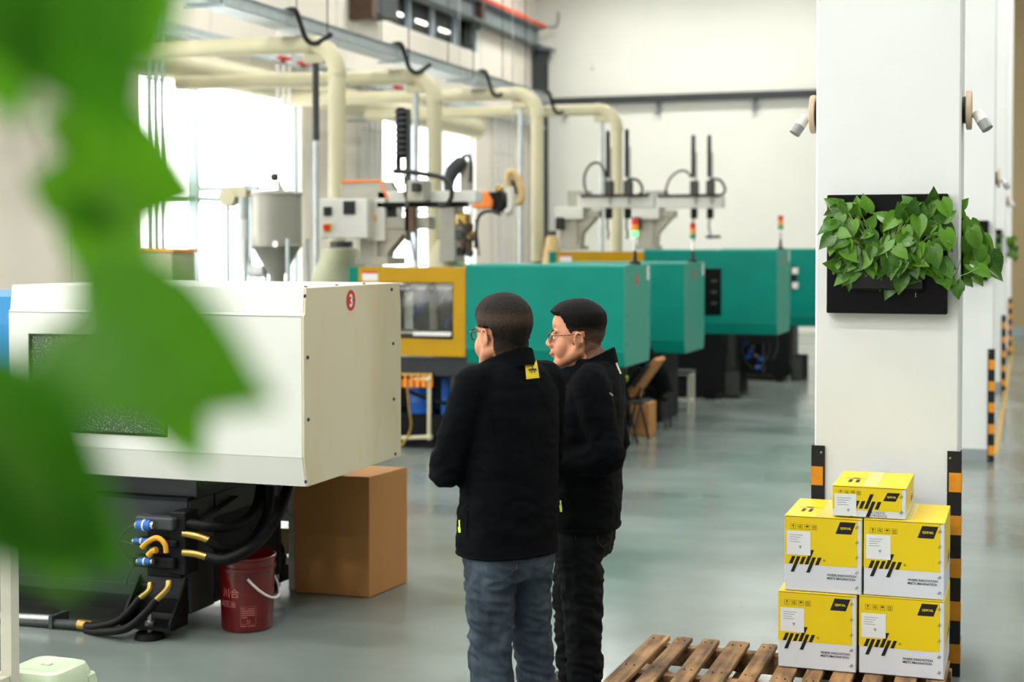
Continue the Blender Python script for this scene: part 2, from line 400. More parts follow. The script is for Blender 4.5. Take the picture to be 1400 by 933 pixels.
def catmull(p, sub):
    out = []; n = len(p)
    for i in range(n-1):
        p0 = p[max(i-1, 0)]; p1 = p[i]; p2 = p[i+1]; p3 = p[min(i+2, n-1)]
        for k in range(sub):
            t = k/sub
            out.append(0.5*((2*p1)+(p2-p0)*t+(2*p0-5*p1+4*p2-p3)*t*t+(3*p1-p0-3*p2+p3)*t**3))
    out.append(p[-1]); return out
def thing(name, label, cat, loc=(0, 0, 0), group=None):
    o = bpy.data.objects.new(name, None); col.objects.link(o); o.location = loc; o.empty_display_size = .1
    o['label'] = label; o['category'] = cat
    if group: o['group'] = group
    return o
def tag(o, label, cat, group=None):
    o['label'] = label; o['category'] = cat
    if group: o['group'] = group
    return o
def struct(o, label=None):
    o['kind'] = 'structure'
    if label: o['label'] = label
    return o
def sroot(name, loc=(0, 0, 0), label=None):
    o = bpy.data.objects.new(name, None); col.objects.link(o); o.location = loc; return struct(o, label)
def copy_tree(o, parent=None):
    c = o.copy(); col.objects.link(c)
    if parent is not None: c.parent = parent
    for ch in list(o.children): copy_tree(ch, c)
    return c
_txt = {}
def text_geo(s, size, align='LEFT', shear=0.0, bold=0.0):
    cu = bpy.data.curves.new('t', 'FONT'); cu.body = s; cu.size = size; cu.align_x = align; cu.shear = shear
    cu.offset = bold; cu.resolution_u = 3; cu.space_line = 0.95
    o = bpy.data.objects.new('t', cu); col.objects.link(o)
    dg = bpy.context.evaluated_depsgraph_get(); dg.update()
    me = o.evaluated_get(dg).to_mesh()
    vs_ = [tuple(v.co) for v in me.vertices]; fs_ = [tuple(p.vertices) for p in me.polygons]
    o.evaluated_get(dg).to_mesh_clear(); bpy.data.objects.remove(o); bpy.data.curves.remove(cu)
    return vs_, fs_
def place_text(mb, s, size, fn, align='LEFT', shear=0.0, bold=0.0):
    # fn maps flat text coordinates (a along, b up) to a world point
    vs_, fs_ = text_geo(s, size, align, shear, bold)
    mb.add([fn(x, y) for x, y, z in vs_], fs_); return mb
# survey helpers: turn a sighting (u, v) on the photograph into a world point on a known plane
_fw = Vector((-math.sin(YAW)*math.cos(PITCH), math.cos(YAW)*math.cos(PITCH), -math.sin(PITCH)))
_rt = Vector((math.cos(YAW), math.sin(YAW), 0)); _up = _rt.cross(_fw); _CY = 338+F_PX*math.tan(PITCH)
def ray(u, v): return _fw+_rt*((u-700)/F_PX)+_up*((_CY-v)/F_PX)
def on_y(u, v, y): d = ray(u, v); return Vector((0, 0, HCAM))+d*(y/d.y)
def on_x(u, v, x): d = ray(u, v); return Vector((0, 0, HCAM))+d*(x/d.x)
def on_z(u, v, z): d = ray(u, v); return Vector((0, 0, HCAM))+d*((z-HCAM)/d.z)
def on_d(u, v, dep): return Vector((0, 0, HCAM))+ray(u, v)*dep

# ================================================================ the hall
struct(MB().box(XL-.2, XR+.2, YF-.2, YB+.2, -.2, 0).build('floor', 'epoxy_floor'), 'glossy grey green epoxy floor of the hall')
struct(MB().box(XL-.2, XR+.2, YF-.2, YB+.2, ZC, ZC+.2).build('ceiling', 'ceiling_paint'))
# window wall
wl = MB(); ys = [YF]
for a, b in WINDOWS: ys += [a, b]
ys.append(YB)
for i in range(0, len(ys), 2): wl.box(XL-.25, XL, ys[i], ys[i+1], 0, ZC)
UW0, UW1, UZ0, UZ1 = 24.5, 29.6, 5.95, 7.6
for a, b in WINDOWS:
    wl.box(XL-.25, XL, a, b, 0, WZ0)
    wl.box(XL-.25, XL, a, b, WZ1, UZ0 if (a > 24) else ZC)
wl.box(XL-.25, XL, UW0+.1, UW1-.3, UZ1, ZC)
wall_left = struct(wl.build('wall_left', 'wall_paint'), 'pale window wall clad in beige sheet panels')
def clad(y0, y1, z0, z1, w=1.16):
    n = max(1, round((y1-y0)/w)); s_ = (y1-y0)/n
    for k in range(n):
        MB().box(XL-.002, XL+.02, y0+k*s_+.008, y0+(k+1)*s_-.008, z0, z1).build('panel', 'panel_paint', wall_left, bevel=.004)
clad(13.9, 24.5, 4.5, 8.5); clad(24.5, 29.3, 4.5, 5.9); clad(29.6, 33.4, 4.5, 8.5); clad(21.45, 24.55, .1, 4.47); clad(29.35, 33.4, .1, 4.47); clad(13.95, 16.75, .1, 4.47)
# windows: frame, mullions, panes
nwin = 0
for a, b in WINDOWS:
    nwin += 1
    w = sroot('window_%d' % nwin, (XL, a, WZ0), 'tall daylight window with slim pale mullions')
    fr = MB(); x0, x1 = XL-.16, XL-.08
    fr.box(x0, x1, a, a+.06, WZ0, WZ1).box(x0, x1, b-.06, b, WZ0, WZ1).box(x0, x1, a+.06, b-.06, WZ0, WZ0+.06).box(x0, x1, a+.06, b-.06, WZ1-.06, WZ1)
    fr.build('window_frame', 'window_frame_grey', w)
    k = 3; zt = 2.55
    MB().box(x0, x1, a+.06, b-.06, zt, zt+.06).build('transom', 'window_frame_grey', w)
    for i in range(1, k):
        y = a+(b-a)*i/k
        MB().box(x0-.02, x1+.04, y-.03, y+.03, WZ0+.06, WZ1-.06).build('mullion', 'window_frame_grey', w)
    for i in range(k):
        ya, yb = a+(b-a)*i/k+.05, a+(b-a)*(i+1)/k-.05
        for za, zb in ((WZ0+.05, zt), (zt+.06, WZ1-.05)):
            MB().box(XL-.125, XL-.119, ya, yb, za, zb).build('pane', 'window_glass', w)
# dark interior strip window high in the wall
nwin += 1
w = sroot('window_%d' % nwin, (XL, UW0, UZ0), 'dark strip window high in the wall under the crane beam')
MB().box(XL-.25, XL-.2, UW0+.1, UW1-.3, UZ0, UZ1).build('back_panel', 'hole_shade', w)
for i in range(4):
    ya = UW0+.1+(UW1-UW0-.4)*i/4; yb = UW0+.1+(UW1-UW0-.4)*(i+1)/4
    MB().box(XL-.06, XL-.05, ya+.04, yb-.04, UZ0+.05, UZ1-.05).build('pane', 'black_gloss', w)
    MB().box(XL-.08, XL+.03, yb-.05, yb+.05, UZ0, UZ1).build('mullion', 'window_frame_grey', w)
    if i < 3:
        MB().cyl((XL-.045, ya+.45, UZ0+.22), (XL-.045, ya+.95, UZ0+.22), .035, n=8).build('lamp_reflection', 'lamp_emit', w)  # glowing rods that paint lamp reflections onto the dark glass
# back wall, right wall, entrance wall behind
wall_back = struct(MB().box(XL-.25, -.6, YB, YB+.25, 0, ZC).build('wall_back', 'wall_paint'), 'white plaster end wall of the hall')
struct(MB().box(-.6, XR+.2, YB-.02, YB+.25, 0, ZC).build('wall_end', 'shaded_wall_tan'), 'end wall beyond the columns, its dimness painted in tan')
struct(MB().box(-.6, XR, YB-.05, YB-.021, 0, .22).build('baseboard_back', 'column_base_grey'))
struct(MB().box(XR, XR+.25, YF, YB+.25, 0, ZC).build('wall_right', 'shade_paint'))
struct(MB().box(XL-.25, XR+.25, YF-.25, YF, 0, ZC).build('wall_front', 'shade_paint'))
# dark rail along the end wall
rail = struct(MB().box(XL+.25, -.62, YB-.16, YB-.002, 5.2, 5.36).box(XL+.25, -.62, YB-.22, YB-.16, 5.2, 5.23).build('trim_1', 'rail_dark'), 'dark steel ledge running along the white end wall')
for x in (-10.2, -8.0, -5.8, -3.6, -1.4):
    MB().box(x-.03, x+.03, YB-.12, YB-.003, 4.98, 5.2).box(x-.05, x+.05, YB-.14, YB-.003, 4.93, 4.98).build('bracket', 'beam_grey', rail)
# small wall fittings
tag(MB().box(-9.6, -9.5, YB-.05, YB, 6.0, 6.12).box(-9.58, -9.52, YB-.08, YB-.05, 6.03, 6.09).build('junction_box', 'white_conduit'), 'small white junction box high on the end wall', 'box')
# yellow floor line beside the columns
struct(MB().box(-.29, -.245, 14.4, 33, .0, .0015).build('trim_2', 'floor_yellow'), 'worn yellow safety line painted on the floor')

# ---------------------------------------------------------------- columns with corner guards
CX0, CX1, CDEP = -.912, -.283, .34
COLY = [6.87+7.0*k for k in range(4)]
COLTXT = ['white square column behind the stacked yellow boxes', 'white column, second along the row after the boxes',
          'white column, third along the row after the boxes', 'white column, last of the row by the shade-tinted end wall']
for k, y in enumerate(COLY):
    c = thing('column', COLTXT[k], 'column', ((CX0+CX1)/2, y+CDEP/2, 0), 'row of white columns')
    MB().box(CX0, CX1, y, y+CDEP, .0, ZC).build('shaft', 'white_paint', c, bevel=.008)
    MB().box(CX0-.004, CX1+.004, y-.004, y+CDEP+.004, 0, .11).build('base_band', 'column_base_grey', c)
    for (xa, xb, side) in ((CX0-.006, CX0+.048, -1), (CX1-.048, CX1+.006, 1)):
        g = MB()
        g.box(xa, xb, y-.012, y-.004, .0, 1.0)
        if side < 0: g.box(xa-.006, xa, y-.012, y+.05, 0, 1.0)
        else: g.box(xb, xb+.006, y-.012, y+.05, 0, 1.0)
        go = g.build('corner_guard', 'guard_black', c)
        for j in range(5):
            z0 = .06+.19*j
            s_ = MB()
            if side < 0: s_.box(xa-.0065, xb-.008, y-.0135, y-.012, z0, z0+.085).box(xa-.0075, xa-.006, y-.0135, y+.05, z0, z0+.085)
            else: s_.box(xa+.008, xb+.0065, y-.0135, y-.012, z0, z0+.085).box(xb+.006, xb+.0075, y-.0135, y+.05, z0, z0+.085)
            s_.build('stripe', 'guard_yellow', go)
        for j in range(3):
            MB().cyl((xa+.038 if side < 0 else xa+.012, y-.012, .03+.47*j), (xa+.038 if side < 0 else xa+.012, y-.0165, .03+.47*j), .005, n=8).build('screw', 'steel', go)
# wall spotlights on the column sides
def spot(k, side, label):
    y = COLY[k]; x = CX0 if side < 0 else CX1; s = side
    zc = 2.51
    t = thing('wall_spotlight', label, 'spotlight', (x, y+.12, zc), 'spotlights on the columns')
    p = MB(); 
    for i in range(1): p.cyl((x+s*.016, y+.12, zc), (x+s*.04, y+.12, zc), .088, n=28)
    p.build('back_plate', 'lamp_tan', t, smooth=True, bevel=.004)
    MB().cyl((x, y+.12, zc), (x+s*.017, y+.12, zc), .06, n=20).build('spacer', 'black_plastic', t)
    MB().cyl((x+s*.038, y+.11, zc-.03), (x+s*.07, y+.1, zc-.02), .008, n=8).build('arm', 'lamp_white', t)
    h = MB(); d = Vector((s*.5, -.25, -.8)).normalized(); a = Vector((x+s*.06, y+.1, zc-.012)); 
    h.cyl(a, a+d*.05, .022, .026, 16); ho = h.build('head', 'lamp_white', t, smooth=True)
    MB().cyl(a+d*.05, a+d*.095, .026, .026, 16).build('lens', 'lamp_lens', ho, smooth=True)
spot(0, -1, 'small spotlight on the machine side of the column behind the boxes')
spot(0, 1, 'small spotlight on the aisle side of the column behind the boxes')
spot(1, 1, 'small spotlight on the aisle side of the second column')
spot(2, 1, 'small spotlight on the aisle side of the third column')

# ---------------------------------------------------------------- unseen roof lamps, placed as fill light (out of the frame)
for x, y in LAMPS:
    t = thing('roof_fill_lamp', 'unseen white lamp under the roof, placed to fill the hall with light', 'ceiling lamp', (x, y, ZC-.44), 'fill lamps under the roof')
    MB().box(x-.7, x+.7, y-.3, y+.3, ZC-.42, ZC-.34).build('housing', 'lamp_white', t, bevel=.01)
    MB().box(x-.66, x+.66, y-.26, y+.26, ZC-.425, ZC-.421).build('diffuser', 'lamp_emit', t)
    for sx in (-.6, .6): MB().cyl((x+sx, y, ZC-.34), (x+sx, y, ZC-.022), .006, n=6).build('cable', 'steel', t)
    l = bpy.data.lights.new('roof_fill_light', 'AREA'); l.shape = 'RECTANGLE'; l.size = 1.3; l.size_y = .5; l.energy = LAMP_W; l.color = (1.0, .985, .94)
    o = bpy.data.objects.new('roof_fill_light', l); col.objects.link(o); o.parent = t; o.location = (0, 0, 0)

# ---------------------------------------------------------------- crane beam on the window wall
cb = thing('crane_beam', 'grey steel crane runway beam with an orange rail under the roof', 'beam', (XL+.2, 20, 6.5))
bx = -10.72
MB().prism([(bx-.17, 6.5), (bx+.17, 6.5), (bx+.17, 6.53), (bx+.015, 6.53), (bx+.015, 6.89), (bx+.17, 6.89), (bx+.17, 6.92), (bx-.17, 6.92), (bx-.17, 6.89), (bx-.015, 6.89), (bx-.015, 6.53), (bx-.17, 6.53)], 'y', 15, 32.95).build('girder', 'beam_grey', cb)
MB().box(bx+.03, bx+.2, 15, 33.0, 6.925, 7.0).build('rail', 'crane_orange', cb)
for y in (17.5, 23.4, 28.9):
    MB().box(bx+.016, bx+.16, y-.1, y+.1, 6.53, 6.88).build('stiffener', 'rust_brown', cb)
    MB().box(XL+.02, bx+.02, y-.16, y+.16, 6.36, 6.49).box(XL+.02, XL+.08, y-.12, y+.12, 6.05, 6.36).build('bracket', 'rail_dark', cb)
MB().tube([(bx+.1, 33.1, 6.97), (bx+.4, 33.1, 6.97), (bx+.45, 33.1, 7.1), (bx+.45, 33.1, 7.3)], .02, n=6).build('end_hook', 'rail_dark', cb)
# nearer crane bracket with rust-brown end
br = cb
a = on_x(508, 26, -10.5); 
MB().box(XL+.02, -10.45, a.y-.08, a.y+.08, a.z, 6.34).build('bracket_plate', 'rust_brown', br)
MB().box(XL+.02, -10.5, a.y+.08, a.y+1.1, a.z+.14, 6.33).build('bracket_arm', 'rail_dark', br)
# steel stanchion in the corner
st = thing('steel_stanchion', 'dark steel post with a cap plate carrying the crane beam end', 'post', (-10.56, 33.0, 0))
MB().box(-10.8, -10.56, 32.92, 32.97, 0, 6.42).box(-10.8, -10.56, 33.2, 33.25, 0, 6.42).box(-10.7, -10.65, 32.97, 33.2, 0, 6.42).build('shaft', 'rail_dark', st)
MB().box(-10.84, -10.4, 32.8, 33.3, 6.42, 6.498).build('cap_plate', 'beam_grey', st)
MB().prism([(-10.8, 6.1), (-10.56, 6.1), (-10.45, 6.42), (-10.8, 6.42)], 'y', 32.95, 33.15).build('gusset', 'rail_dark', st)

# ---------------------------------------------------------------- main air duct and branch ducts
md = thing('main_duct', 'long cream main duct running along above the windows', 'duct', (-10.35, 15, 4.2))
MB().tube([(-10.4, y, 4.25) for y in (9.0, 14, 20, 25, 28.0)], .2, 20).build('pipe', 'cream_duct', md, smooth=True)
for y in (12, 16.2, 20.4, 24.4, 27.9): MB().cyl((-10.4, y-.03, 4.25), (-10.4, y+.03, 4.25), .215, n=20).build('collar', 'cream_duct', md, smooth=True)
MB().cyl((-10.4, 28.0, 4.25), (-10.4, 28.02, 4.25), .19, n=20).build('duct_end_shade', 'hole_shade', md)  # dark disc painting the shade inside the duct mouth
for y in (15, 19, 23, 27): MB().box(XL, -10.38, y-.02, y+.02, 4.0, 4.04).build('bracket', 'galvanised', md)
DUCTS = [(-6.72, 14.0, 3.99, 1.55, 'cream branch duct nearest the white machine, dropping beside a black support pole'),
         (-6.73, 16.7, 3.95, 1.75, 'cream branch duct dropping behind the tall black cable chain of the takeout robot'),
         (-6.38, 19.6, 4.01, 1.7, 'cream branch duct dropping beside the orange robot arm'),
         (-6.02, 22.45, 4.03, 1.6, 'cream branch duct dropping between the two far takeout robot posts')]
for i, (x, y, z, zb, lab) in enumerate(DUCTS):
    t = thing('branch_duct', lab, 'duct', (x, y, zb), 'cream branch ducts')
    r = .09
    MB().cyl((-10.25, y, z+.03), (x-.3, y, z), r, n=18).build('horizontal_pipe', 'cream_duct', t, smooth=True)
    el = [(x-.3+.3*math.sin(q), y, z-.3+.3*math.cos(q)) for q in [PI/2*k/8 for k in range(9)]]
    MB().tube(el, r*1.03, 18).build('elbow', 'cream_duct', t, smooth=True)
    MB().cyl((x, y, z-.3), (x, y, zb), r, n=18).build('drop_pipe', 'cream_duct', t, smooth=True)
    for c in ((x-.3, y, z), ): MB().cyl((c[0]-.03, y, c[2]), (c[0]+.03, y, c[2]), r*1.09, n=18).build('collar', 'cream_duct', t, smooth=True)
    MB().cyl((x, y, z-.33), (x, y, z-.28), r*1.09, n=18).build('collar', 'cream_duct', t, smooth=True)
    MB().box(x-.36, x-.12, y-.05, y+.05, z-.2, z-.1).build('saddle', 'cream_duct', t, bevel=.01)
    # support pole
    p = thing('support_pole', ['black and grey pole under the nearest cream duct elbow', 'grey pole under the duct elbow behind the cable chain', 'pale pole under the duct elbow beside the orange robot', 'pale pole under the furthest duct elbow'][i], 'pole', (x-.24, y, 0), 'poles under the ducts')
    MB().cyl((x-.24, y, 0), (x-.24, y, 3.0), .032, n=10).build('lower_pole', 'galvanised', p, smooth=True)
    MB().cyl((x-.24, y, 3.0), (x-.24, y, z-.2), .036, n=10).build('upper_pole', 'rail_dark' if i == 0 else 'galvanised', p, smooth=True)
    MB().box(x-.32, x-.16, y-.08, y+.08, 0, .012).build('foot_plate', 'galvanised', p)
# cable tray with black cable drops and hanger rods
tr = thing('cable_tray', 'grey galvanised cable tray hanging along above the machines', 'cable tray', (-7.2, 9, 4.15))
MB().box(-7.34, -7.33, 8, 22.3, 4.14, 4.26).box(-7.07, -7.06, 8, 22.3, 4.14, 4.26).box(-7.34, -7.06, 8, 22.3, 4.135, 4.145).build('channel', 'galvanised', tr)
MB().box(-7.36, -7.04, 8, 22.3, 4.26, 4.27).build('lid', 'galvanised', tr)
for y in (10, 12.2, 14.4, 16.6, 18.8, 21):
    MB().cyl((-7.02, y, 4.12), (-7.02, y, ZC), .007, n=6).cyl((-7.38, y, 4.12), (-7.38, y, ZC), .007, n=6).build('hanger_rod', 'rail_dark', tr)
    MB().box(-7.42, -6.98, y-.02, y+.02, 4.105, 4.135).build('cross_bar', 'galvanised', tr)
for i, (x, y, z, zb, lab) in enumerate(DUCTS):
    tag(MB().tube([(-7.2, y-.4, 4.24), (-7.03, y-.35, 4.3), (-6.98, y-.3, 4.16), (-6.96, y-.22, 4.02), (-6.9, y-.12, 3.98), (-6.8, y+.04, 4.09)], .028, 8, sub=5).build('power_cable', 'cable_black', None, smooth=True),
        ['black cable drooping from the tray over the nearest duct', 'black cable looping from the tray over the second duct', 'black cable looping from the tray over the third duct', 'black cable looping from the tray over the furthest duct'][i], 'cable', 'cables dropping from the tray')
t2 = thing('wall_cable_tray', 'narrow grey cable tray fixed along the window wall', 'cable tray', (-10.8, 9, 4.75))
MB().box(-10.86, -10.6, 8, 32.7, 4.75, 4.76).box(-10.61, -10.6, 8, 32.7, 4.76, 4.84).build('channel', 'galvanised', t2)
for y in range(9, 33, 2): MB().box(XL, -10.6, y-.02, y+.02, 4.72, 4.75).build('bracket', 'galvanised', t2)
# vertical conduits in front of the wall
def conduit(u, X, z0, z1, label, grp, r=.022, m='white_conduit'):
    p = on_x(u, 250, X)
    t = thing('conduit_pipe', label, 'pipe', (p.x, p.y, 0), grp)
    MB().cyl((p.x, p.y, z0), (p.x, p.y, z1), r, n=8).build('pipe', m, t, smooth=True)
    for z in (1.2, 2.6, 3.9): MB().box(p.x-.03, p.x+.03, p.y-.03, p.y+.03, z, z+.03).build('clip', 'galvanised', t)
for u in (204, 213, 222): conduit(u, -9.9, 0, 5.1, 'slim pale conduit pipe in front of the big bright window', 'conduits before the bright window', .026, 'galvanised')
for u in (380, 388, 396): conduit(u, -9.9, 0, 4.9, 'thin white conduit pipe beside the window pier', 'conduits beside the window pier', .016)
for u in (497, 506, 514, 521): conduit(u, -10.78, 0, 4.7, 'white conduit pipe on the beige pier between the windows', 'conduits between the windows', .03)
for u in (678, 686, 693, 700): conduit(u, -10.78, 0, 4.7, 'white conduit pipe on the wall near the steel stanchion', 'conduits near the stanchion', .03)
for u in (616,): conduit(u, -10.78, 0, 4.7, 'single thin conduit pipe beside the far window', 'conduit by the far window', .022)
tag(MB().tube([(-9.9, 15.1, 5.1), (-9.9, 15.0, 5.18), (-10.2, 15.0, 5.2), (-10.6, 15.0, 5.2)], .03, 8).build('elbow_pipe', 'galvanised', None, smooth=True), 'bent grey pipe joining the conduits to the wall tray', 'pipe')
# red valve handles on a thin pipe near the ceiling pipes
pp = thing('compressed_air_pipe', 'thin grey air pipe with red valve handles above the window', 'pipe', (-9.6, 17, 4.45))
MB().cyl((-9.6, 14, 4.4), (-9.6, 30, 4.4), .025, n=8).build('pipe', 'galvanised', pp, smooth=True)
for y in (18.3, 18.9, 22.2): MB().box(-9.62, -9.52, y-.12, y+.12, 4.44, 4.48).cyl((-9.6, y, 4.38), (-9.6, y, 4.46), .03, n=8).build('valve_handle', 'red_sign', pp)
for y in (15, 20, 25, 29): MB().cyl((-9.6, y, 4.4), (-9.6, y, ZC), .008, n=6).build('hanger_rod', 'galvanised', pp)
# ================================================================ white moulding machine
def sight_box(u0, v0, u1, v1, Y, dy, mb=None):
    a = on_y(u0, v0, Y); b = on_y(u1, v1, Y)
    return (mb or MB()).box(a.x, b.x, Y, Y+dy, b.z, a.z)
m1 = thing('moulding_machine', 'white injection moulding machine with cream end panel marked with a red number sign', 'machine', (-5, 6.9, 0), 'injection moulding machines in a row')
cx0, cx1, cy0, cy1, cz0, cz1 = -4.83, -3.2, 6.28, 7.42, .775, 1.71
prof = [(cy0+.035, cz0), (cy0+.003, cz0+.135), (cy0, cz0+.14), (cy0, cz1-.13), (cy0+.012, cz1-.12), (cy0+.028, cz1), (cy1-.02, cz1), (cy1, cz1-.12), (cy1, cz0)]
# front skin with a window opening: four pieces around the opening plus the hollow shell
wa = on_y(41, 458, cy0); wb2 = on_y(228, 596, cy0)
wx0, wx1, wz0, wz1 = wa.x, wb2.x, wb2.z, wa.z
shell = MB()
t_ = .012
shell.prism([(cy0, wz1), (cy0, cz1-.13), (cy0+.012, cz1-.12), (cy0+.028, cz1), (cy1-.02, cz1), (cy1, cz1-.12), (cy1, cz0), (cy1-t_, cz0), (cy1-t_, cz1-.13), (cy1-.03, cz1-t_), (cy0+.04, cz1-t_), (cy0+t_, cz1-.13), (cy0+t_, wz1)], 'x', cx0, cx1)
shell.prism([(cy0+.035, cz0), (cy0+.003, cz0+.135), (cy0, cz0+.14), (cy0, wz0), (cy0+t_, wz0), (cy0+t_, cz0+.14), (cy0+.05, cz0)], 'x', cx0, cx1)
shell.box(cx0, wx0, cy0, cy0+t_, wz0, wz1); shell.box(wx1, cx1, cy0, cy0+t_, wz0, wz1)
cov = shell.build('clamp_cover', 'machine_white', m1)
MB().frame(wx0-.006, wx1+.006, wz0-.006, wz1+.006, cy0-.004, cy0+.004, .012).build('window_gasket', 'black_rubber', cov)
MB().box(wx0, wx1, cy0+.006, cy0+.011, wz0, wz1).build('pane', 'patterned_pane', cov)
MB().box(cx0+.02, cx1-.02, cy0+.06, cy1-.05, cz0+.02, cz0+.06).build('inner_floor', 'machine_base_dark', cov)
# seam lines of the front sheet
MB().box(cx0, cx1, cy0-.0012, cy0+.001, cz1-.136, cz1-.132).build('seam', 'print_grey', cov)
ep = MB().prism(prof, 'x', cx1, cx1+.014).build('end_panel', 'machine_cream', m1, bevel=.003)
for (u, v) in ((416, 405), (420, 489), (421, 574), (417, 659), (535, 396), (537, 470), (538, 546), (540, 621)):
    p = on_x(u, v, cx1+.014); MB().cyl((p.x, p.y, p.z), (p.x+.006, p.y, p.z), .0085, n=10).build('bolt', 'rail_dark', ep)
for (u, v) in ((426, 389), (468, 388), (505, 388)):
    p = on_x(u, v, cx1); MB().cyl((cx1-.03, p.y, cz1), (cx1-.03, p.y, cz1+.006), .009, n=8).build('bolt', 'rail_dark', cov)
p = on_x(479.5, 411, cx1+.014)
sg = MB()
sg.add([(p.x+.0015, p.y+.052*math.cos(q), p.z+.052*math.sin(q)) for q in [2*PI*k/32 for k in range(32)]], [tuple(range(32))])
so = sg.build('number_sign', 'red_sign', ep)
tx = MB(); place_text(tx, '3', .085, lambda a, b: (p.x+.0025, p.y+a, p.z-.029+b), 'CENTER', bold=.003); tx.build('numeral', 'print_white', so)
# blue panel to the left of the cover
bp_ = MB().prism([(cy0+.04, cz0-.04), (cy0+.01, cz0+.1), (cy0+.01, cz1-.2), (cy0+.03, cz1-.06), (cy1-.1, cz1-.06), (cy1-.1, cz0-.04)], 'x', -6.4, cx0-.004).build('blue_cover', 'cyan_blue', m1)
MB().box(-6.2, -5.3, cy0+.0, cy0+.0115, 1.0, 1.5).build('door_panel', 'machine_white', bp_, bevel=.003)
# machine bed
bx0, bx1, by0, by1 = -7.6, -3.876, 6.39, 7.36
bed = MB().box(bx0, bx1, by0, by1, .1, .66).build('bed', 'machine_base', m1, bevel=.006)
MB().box(bx0, bx1+.02, by0+.05, by1-.04, .66, .77).build('bed_rail', 'machine_base', m1, bevel=.004)
MB().box(bx0, bx1+.004, by0-.012, by1, .655, .672).build('bed_lip', 'machine_base_dark', m1)
MB().box(bx0, bx1, by0-.02, by0, .1, .17).build('skirt', 'machine_base_dark', m1)
MB().box(bx0, bx1-.2, by0-.004, by0, .225, .232).build('seam', 'base_grey', m1)
# end of the bed: grey sheet, a dark plate painting the bay's shade, a sloped panel
MB().box(bx1, bx1+.006, by0+.01, by0+.23, .1, .655).build('end_sheet', 'base_grey', m1)
MB().box(bx1, bx1+.008, by0+.25, by1-.05, .54, .655).build('end_sheet', 'base_grey', m1)
MB().box(bx1, bx1+.004, by0+.24, by1-.04, .12, .54).build('bay_shade', 'hole_shade', m1)
MB().prism([(by0+.02, .52), (by0+.42, .6), (by0+.42, .62), (by0+.02, .54)], 'x', bx1+.008, bx1+.05).build('brace', 'base_grey', m1)
# levelling feet
for fx, fy in ((-4.02, by0-.12), (-6.2, by0-.12), (-4.02, by1+.1)):
    f = MB(); s_ = -1 if fy < by0 else 1
    fo = f.prism([(by0 if s_ < 0 else by1, .28), (by0 if s_ < 0 else by1, .06), (fy-.04*(-s_), .06), (fy-.04*(-s_), .09)], 'x', fx-.14, fx-.128).prism([(by0 if s_ < 0 else by1, .28), (by0 if s_ < 0 else by1, .06), (fy-.04*(-s_), .06), (fy-.04*(-s_), .09)], 'x', fx+.128, fx+.14).box(fx-.14, fx+.14, min(fy-.04, by0 if s_ < 0 else by1), max(fy+.04, by0 if s_ < 0 else by1), .05, .065).build('levelling_foot', 'machine_base_dark', m1)
    MB().cyl((fx, fy, 0), (fx, fy, .03), .075, .065, 20).build('pad', 'black_rubber', fo)
    MB().cyl((fx, fy, .03), (fx, fy, .13), .012, n=10).cyl((fx, fy, .065), (fx, fy, .083), .024, n=6).build('bolt', 'steel', fo)
# hydraulic manifold on the front of the bed
yf = by0-.1
mf = MB()
sight_box(200, 705, 248, 792, by0-.06, .06, mf); sight_box(232, 700, 254, 788, by0-.12, .12, mf)
mfo = mf.build('manifold', 'machine_base_dark', m1, bevel=.006)
sight_box(184, 706, 236, 727, by0-.16, .08).build('valve_body', 'rail_dark', mfo, bevel=.008)
sight_box(182, 736, 240, 750, by0-.15, .08).build('valve_body', 'machine_base_dark', mfo, bevel=.008)
sight_box(180, 760, 238, 780, by0-.15, .08).build('valve_body', 'machine_base_dark', mfo, bevel=.008)
for (u0, v0, u1, v1) in ((189, 711, 207, 726), (184, 736, 203, 744), (190, 763, 206, 773)):
    a = on_y(u0, (v0+v1)/2, by0-.17); b = on_y(u1, (v0+v1)/2, by0-.17); r = (v1-v0)/2/283
    MB().cyl(a, b, r, n=14).build('solenoid', 'valve_blue', mfo, smooth=True)
    MB().cyl(a+Vector((-.012, 0, 0)), a, r*.7, n=12).build('solenoid_nut', 'steel', mfo)
    MB().cyl(b, b+Vector((.015, 0, 0)), r*.75, n=12).build('solenoid_nut', 'steel', mfo)
    MB().cyl(a*.5+b*.5+Vector((-.004, 0, 0)), a*.5+b*.5+Vector((.004, 0, 0)), r*1.06, n=14).build('solenoid_band', 'print_white', mfo)
# yellow hand-wheel cap, bent like a bracket
cp = [on_y(u, v, by0-.2) for u, v in ((194, 749), (201, 742), (212, 736), (220, 738), (226, 746), (227, 756))]
MB().tube(cp, [.014, .018, .016, .018, .016, .012], 8, sub=3).build('yellow_cap', 'cap_yellow', mfo, smooth=True)
cp = [on_y(u, v, by0-.19) for u, v in ((203, 760), (208, 754), (214, 752))]
MB().tube(cp, .016, 8).build('yellow_cap', 'cap_yellow', mfo, smooth=True)
# thin signal wires at the left of the manifold
for pts in (((190, 717), (176, 722), (164, 735), (160, 745)), ((184, 745), (170, 742), (160, 738)), ((184, 775), (172, 765), (166, 752), (160, 740)), ((178, 780), (174, 790), (172, 800))):
    MB().tube([on_y(u, v, by0-.1) for u, v in pts], .005, 6, sub=4).build('signal_wire', 'rail_dark', mfo, smooth=True)
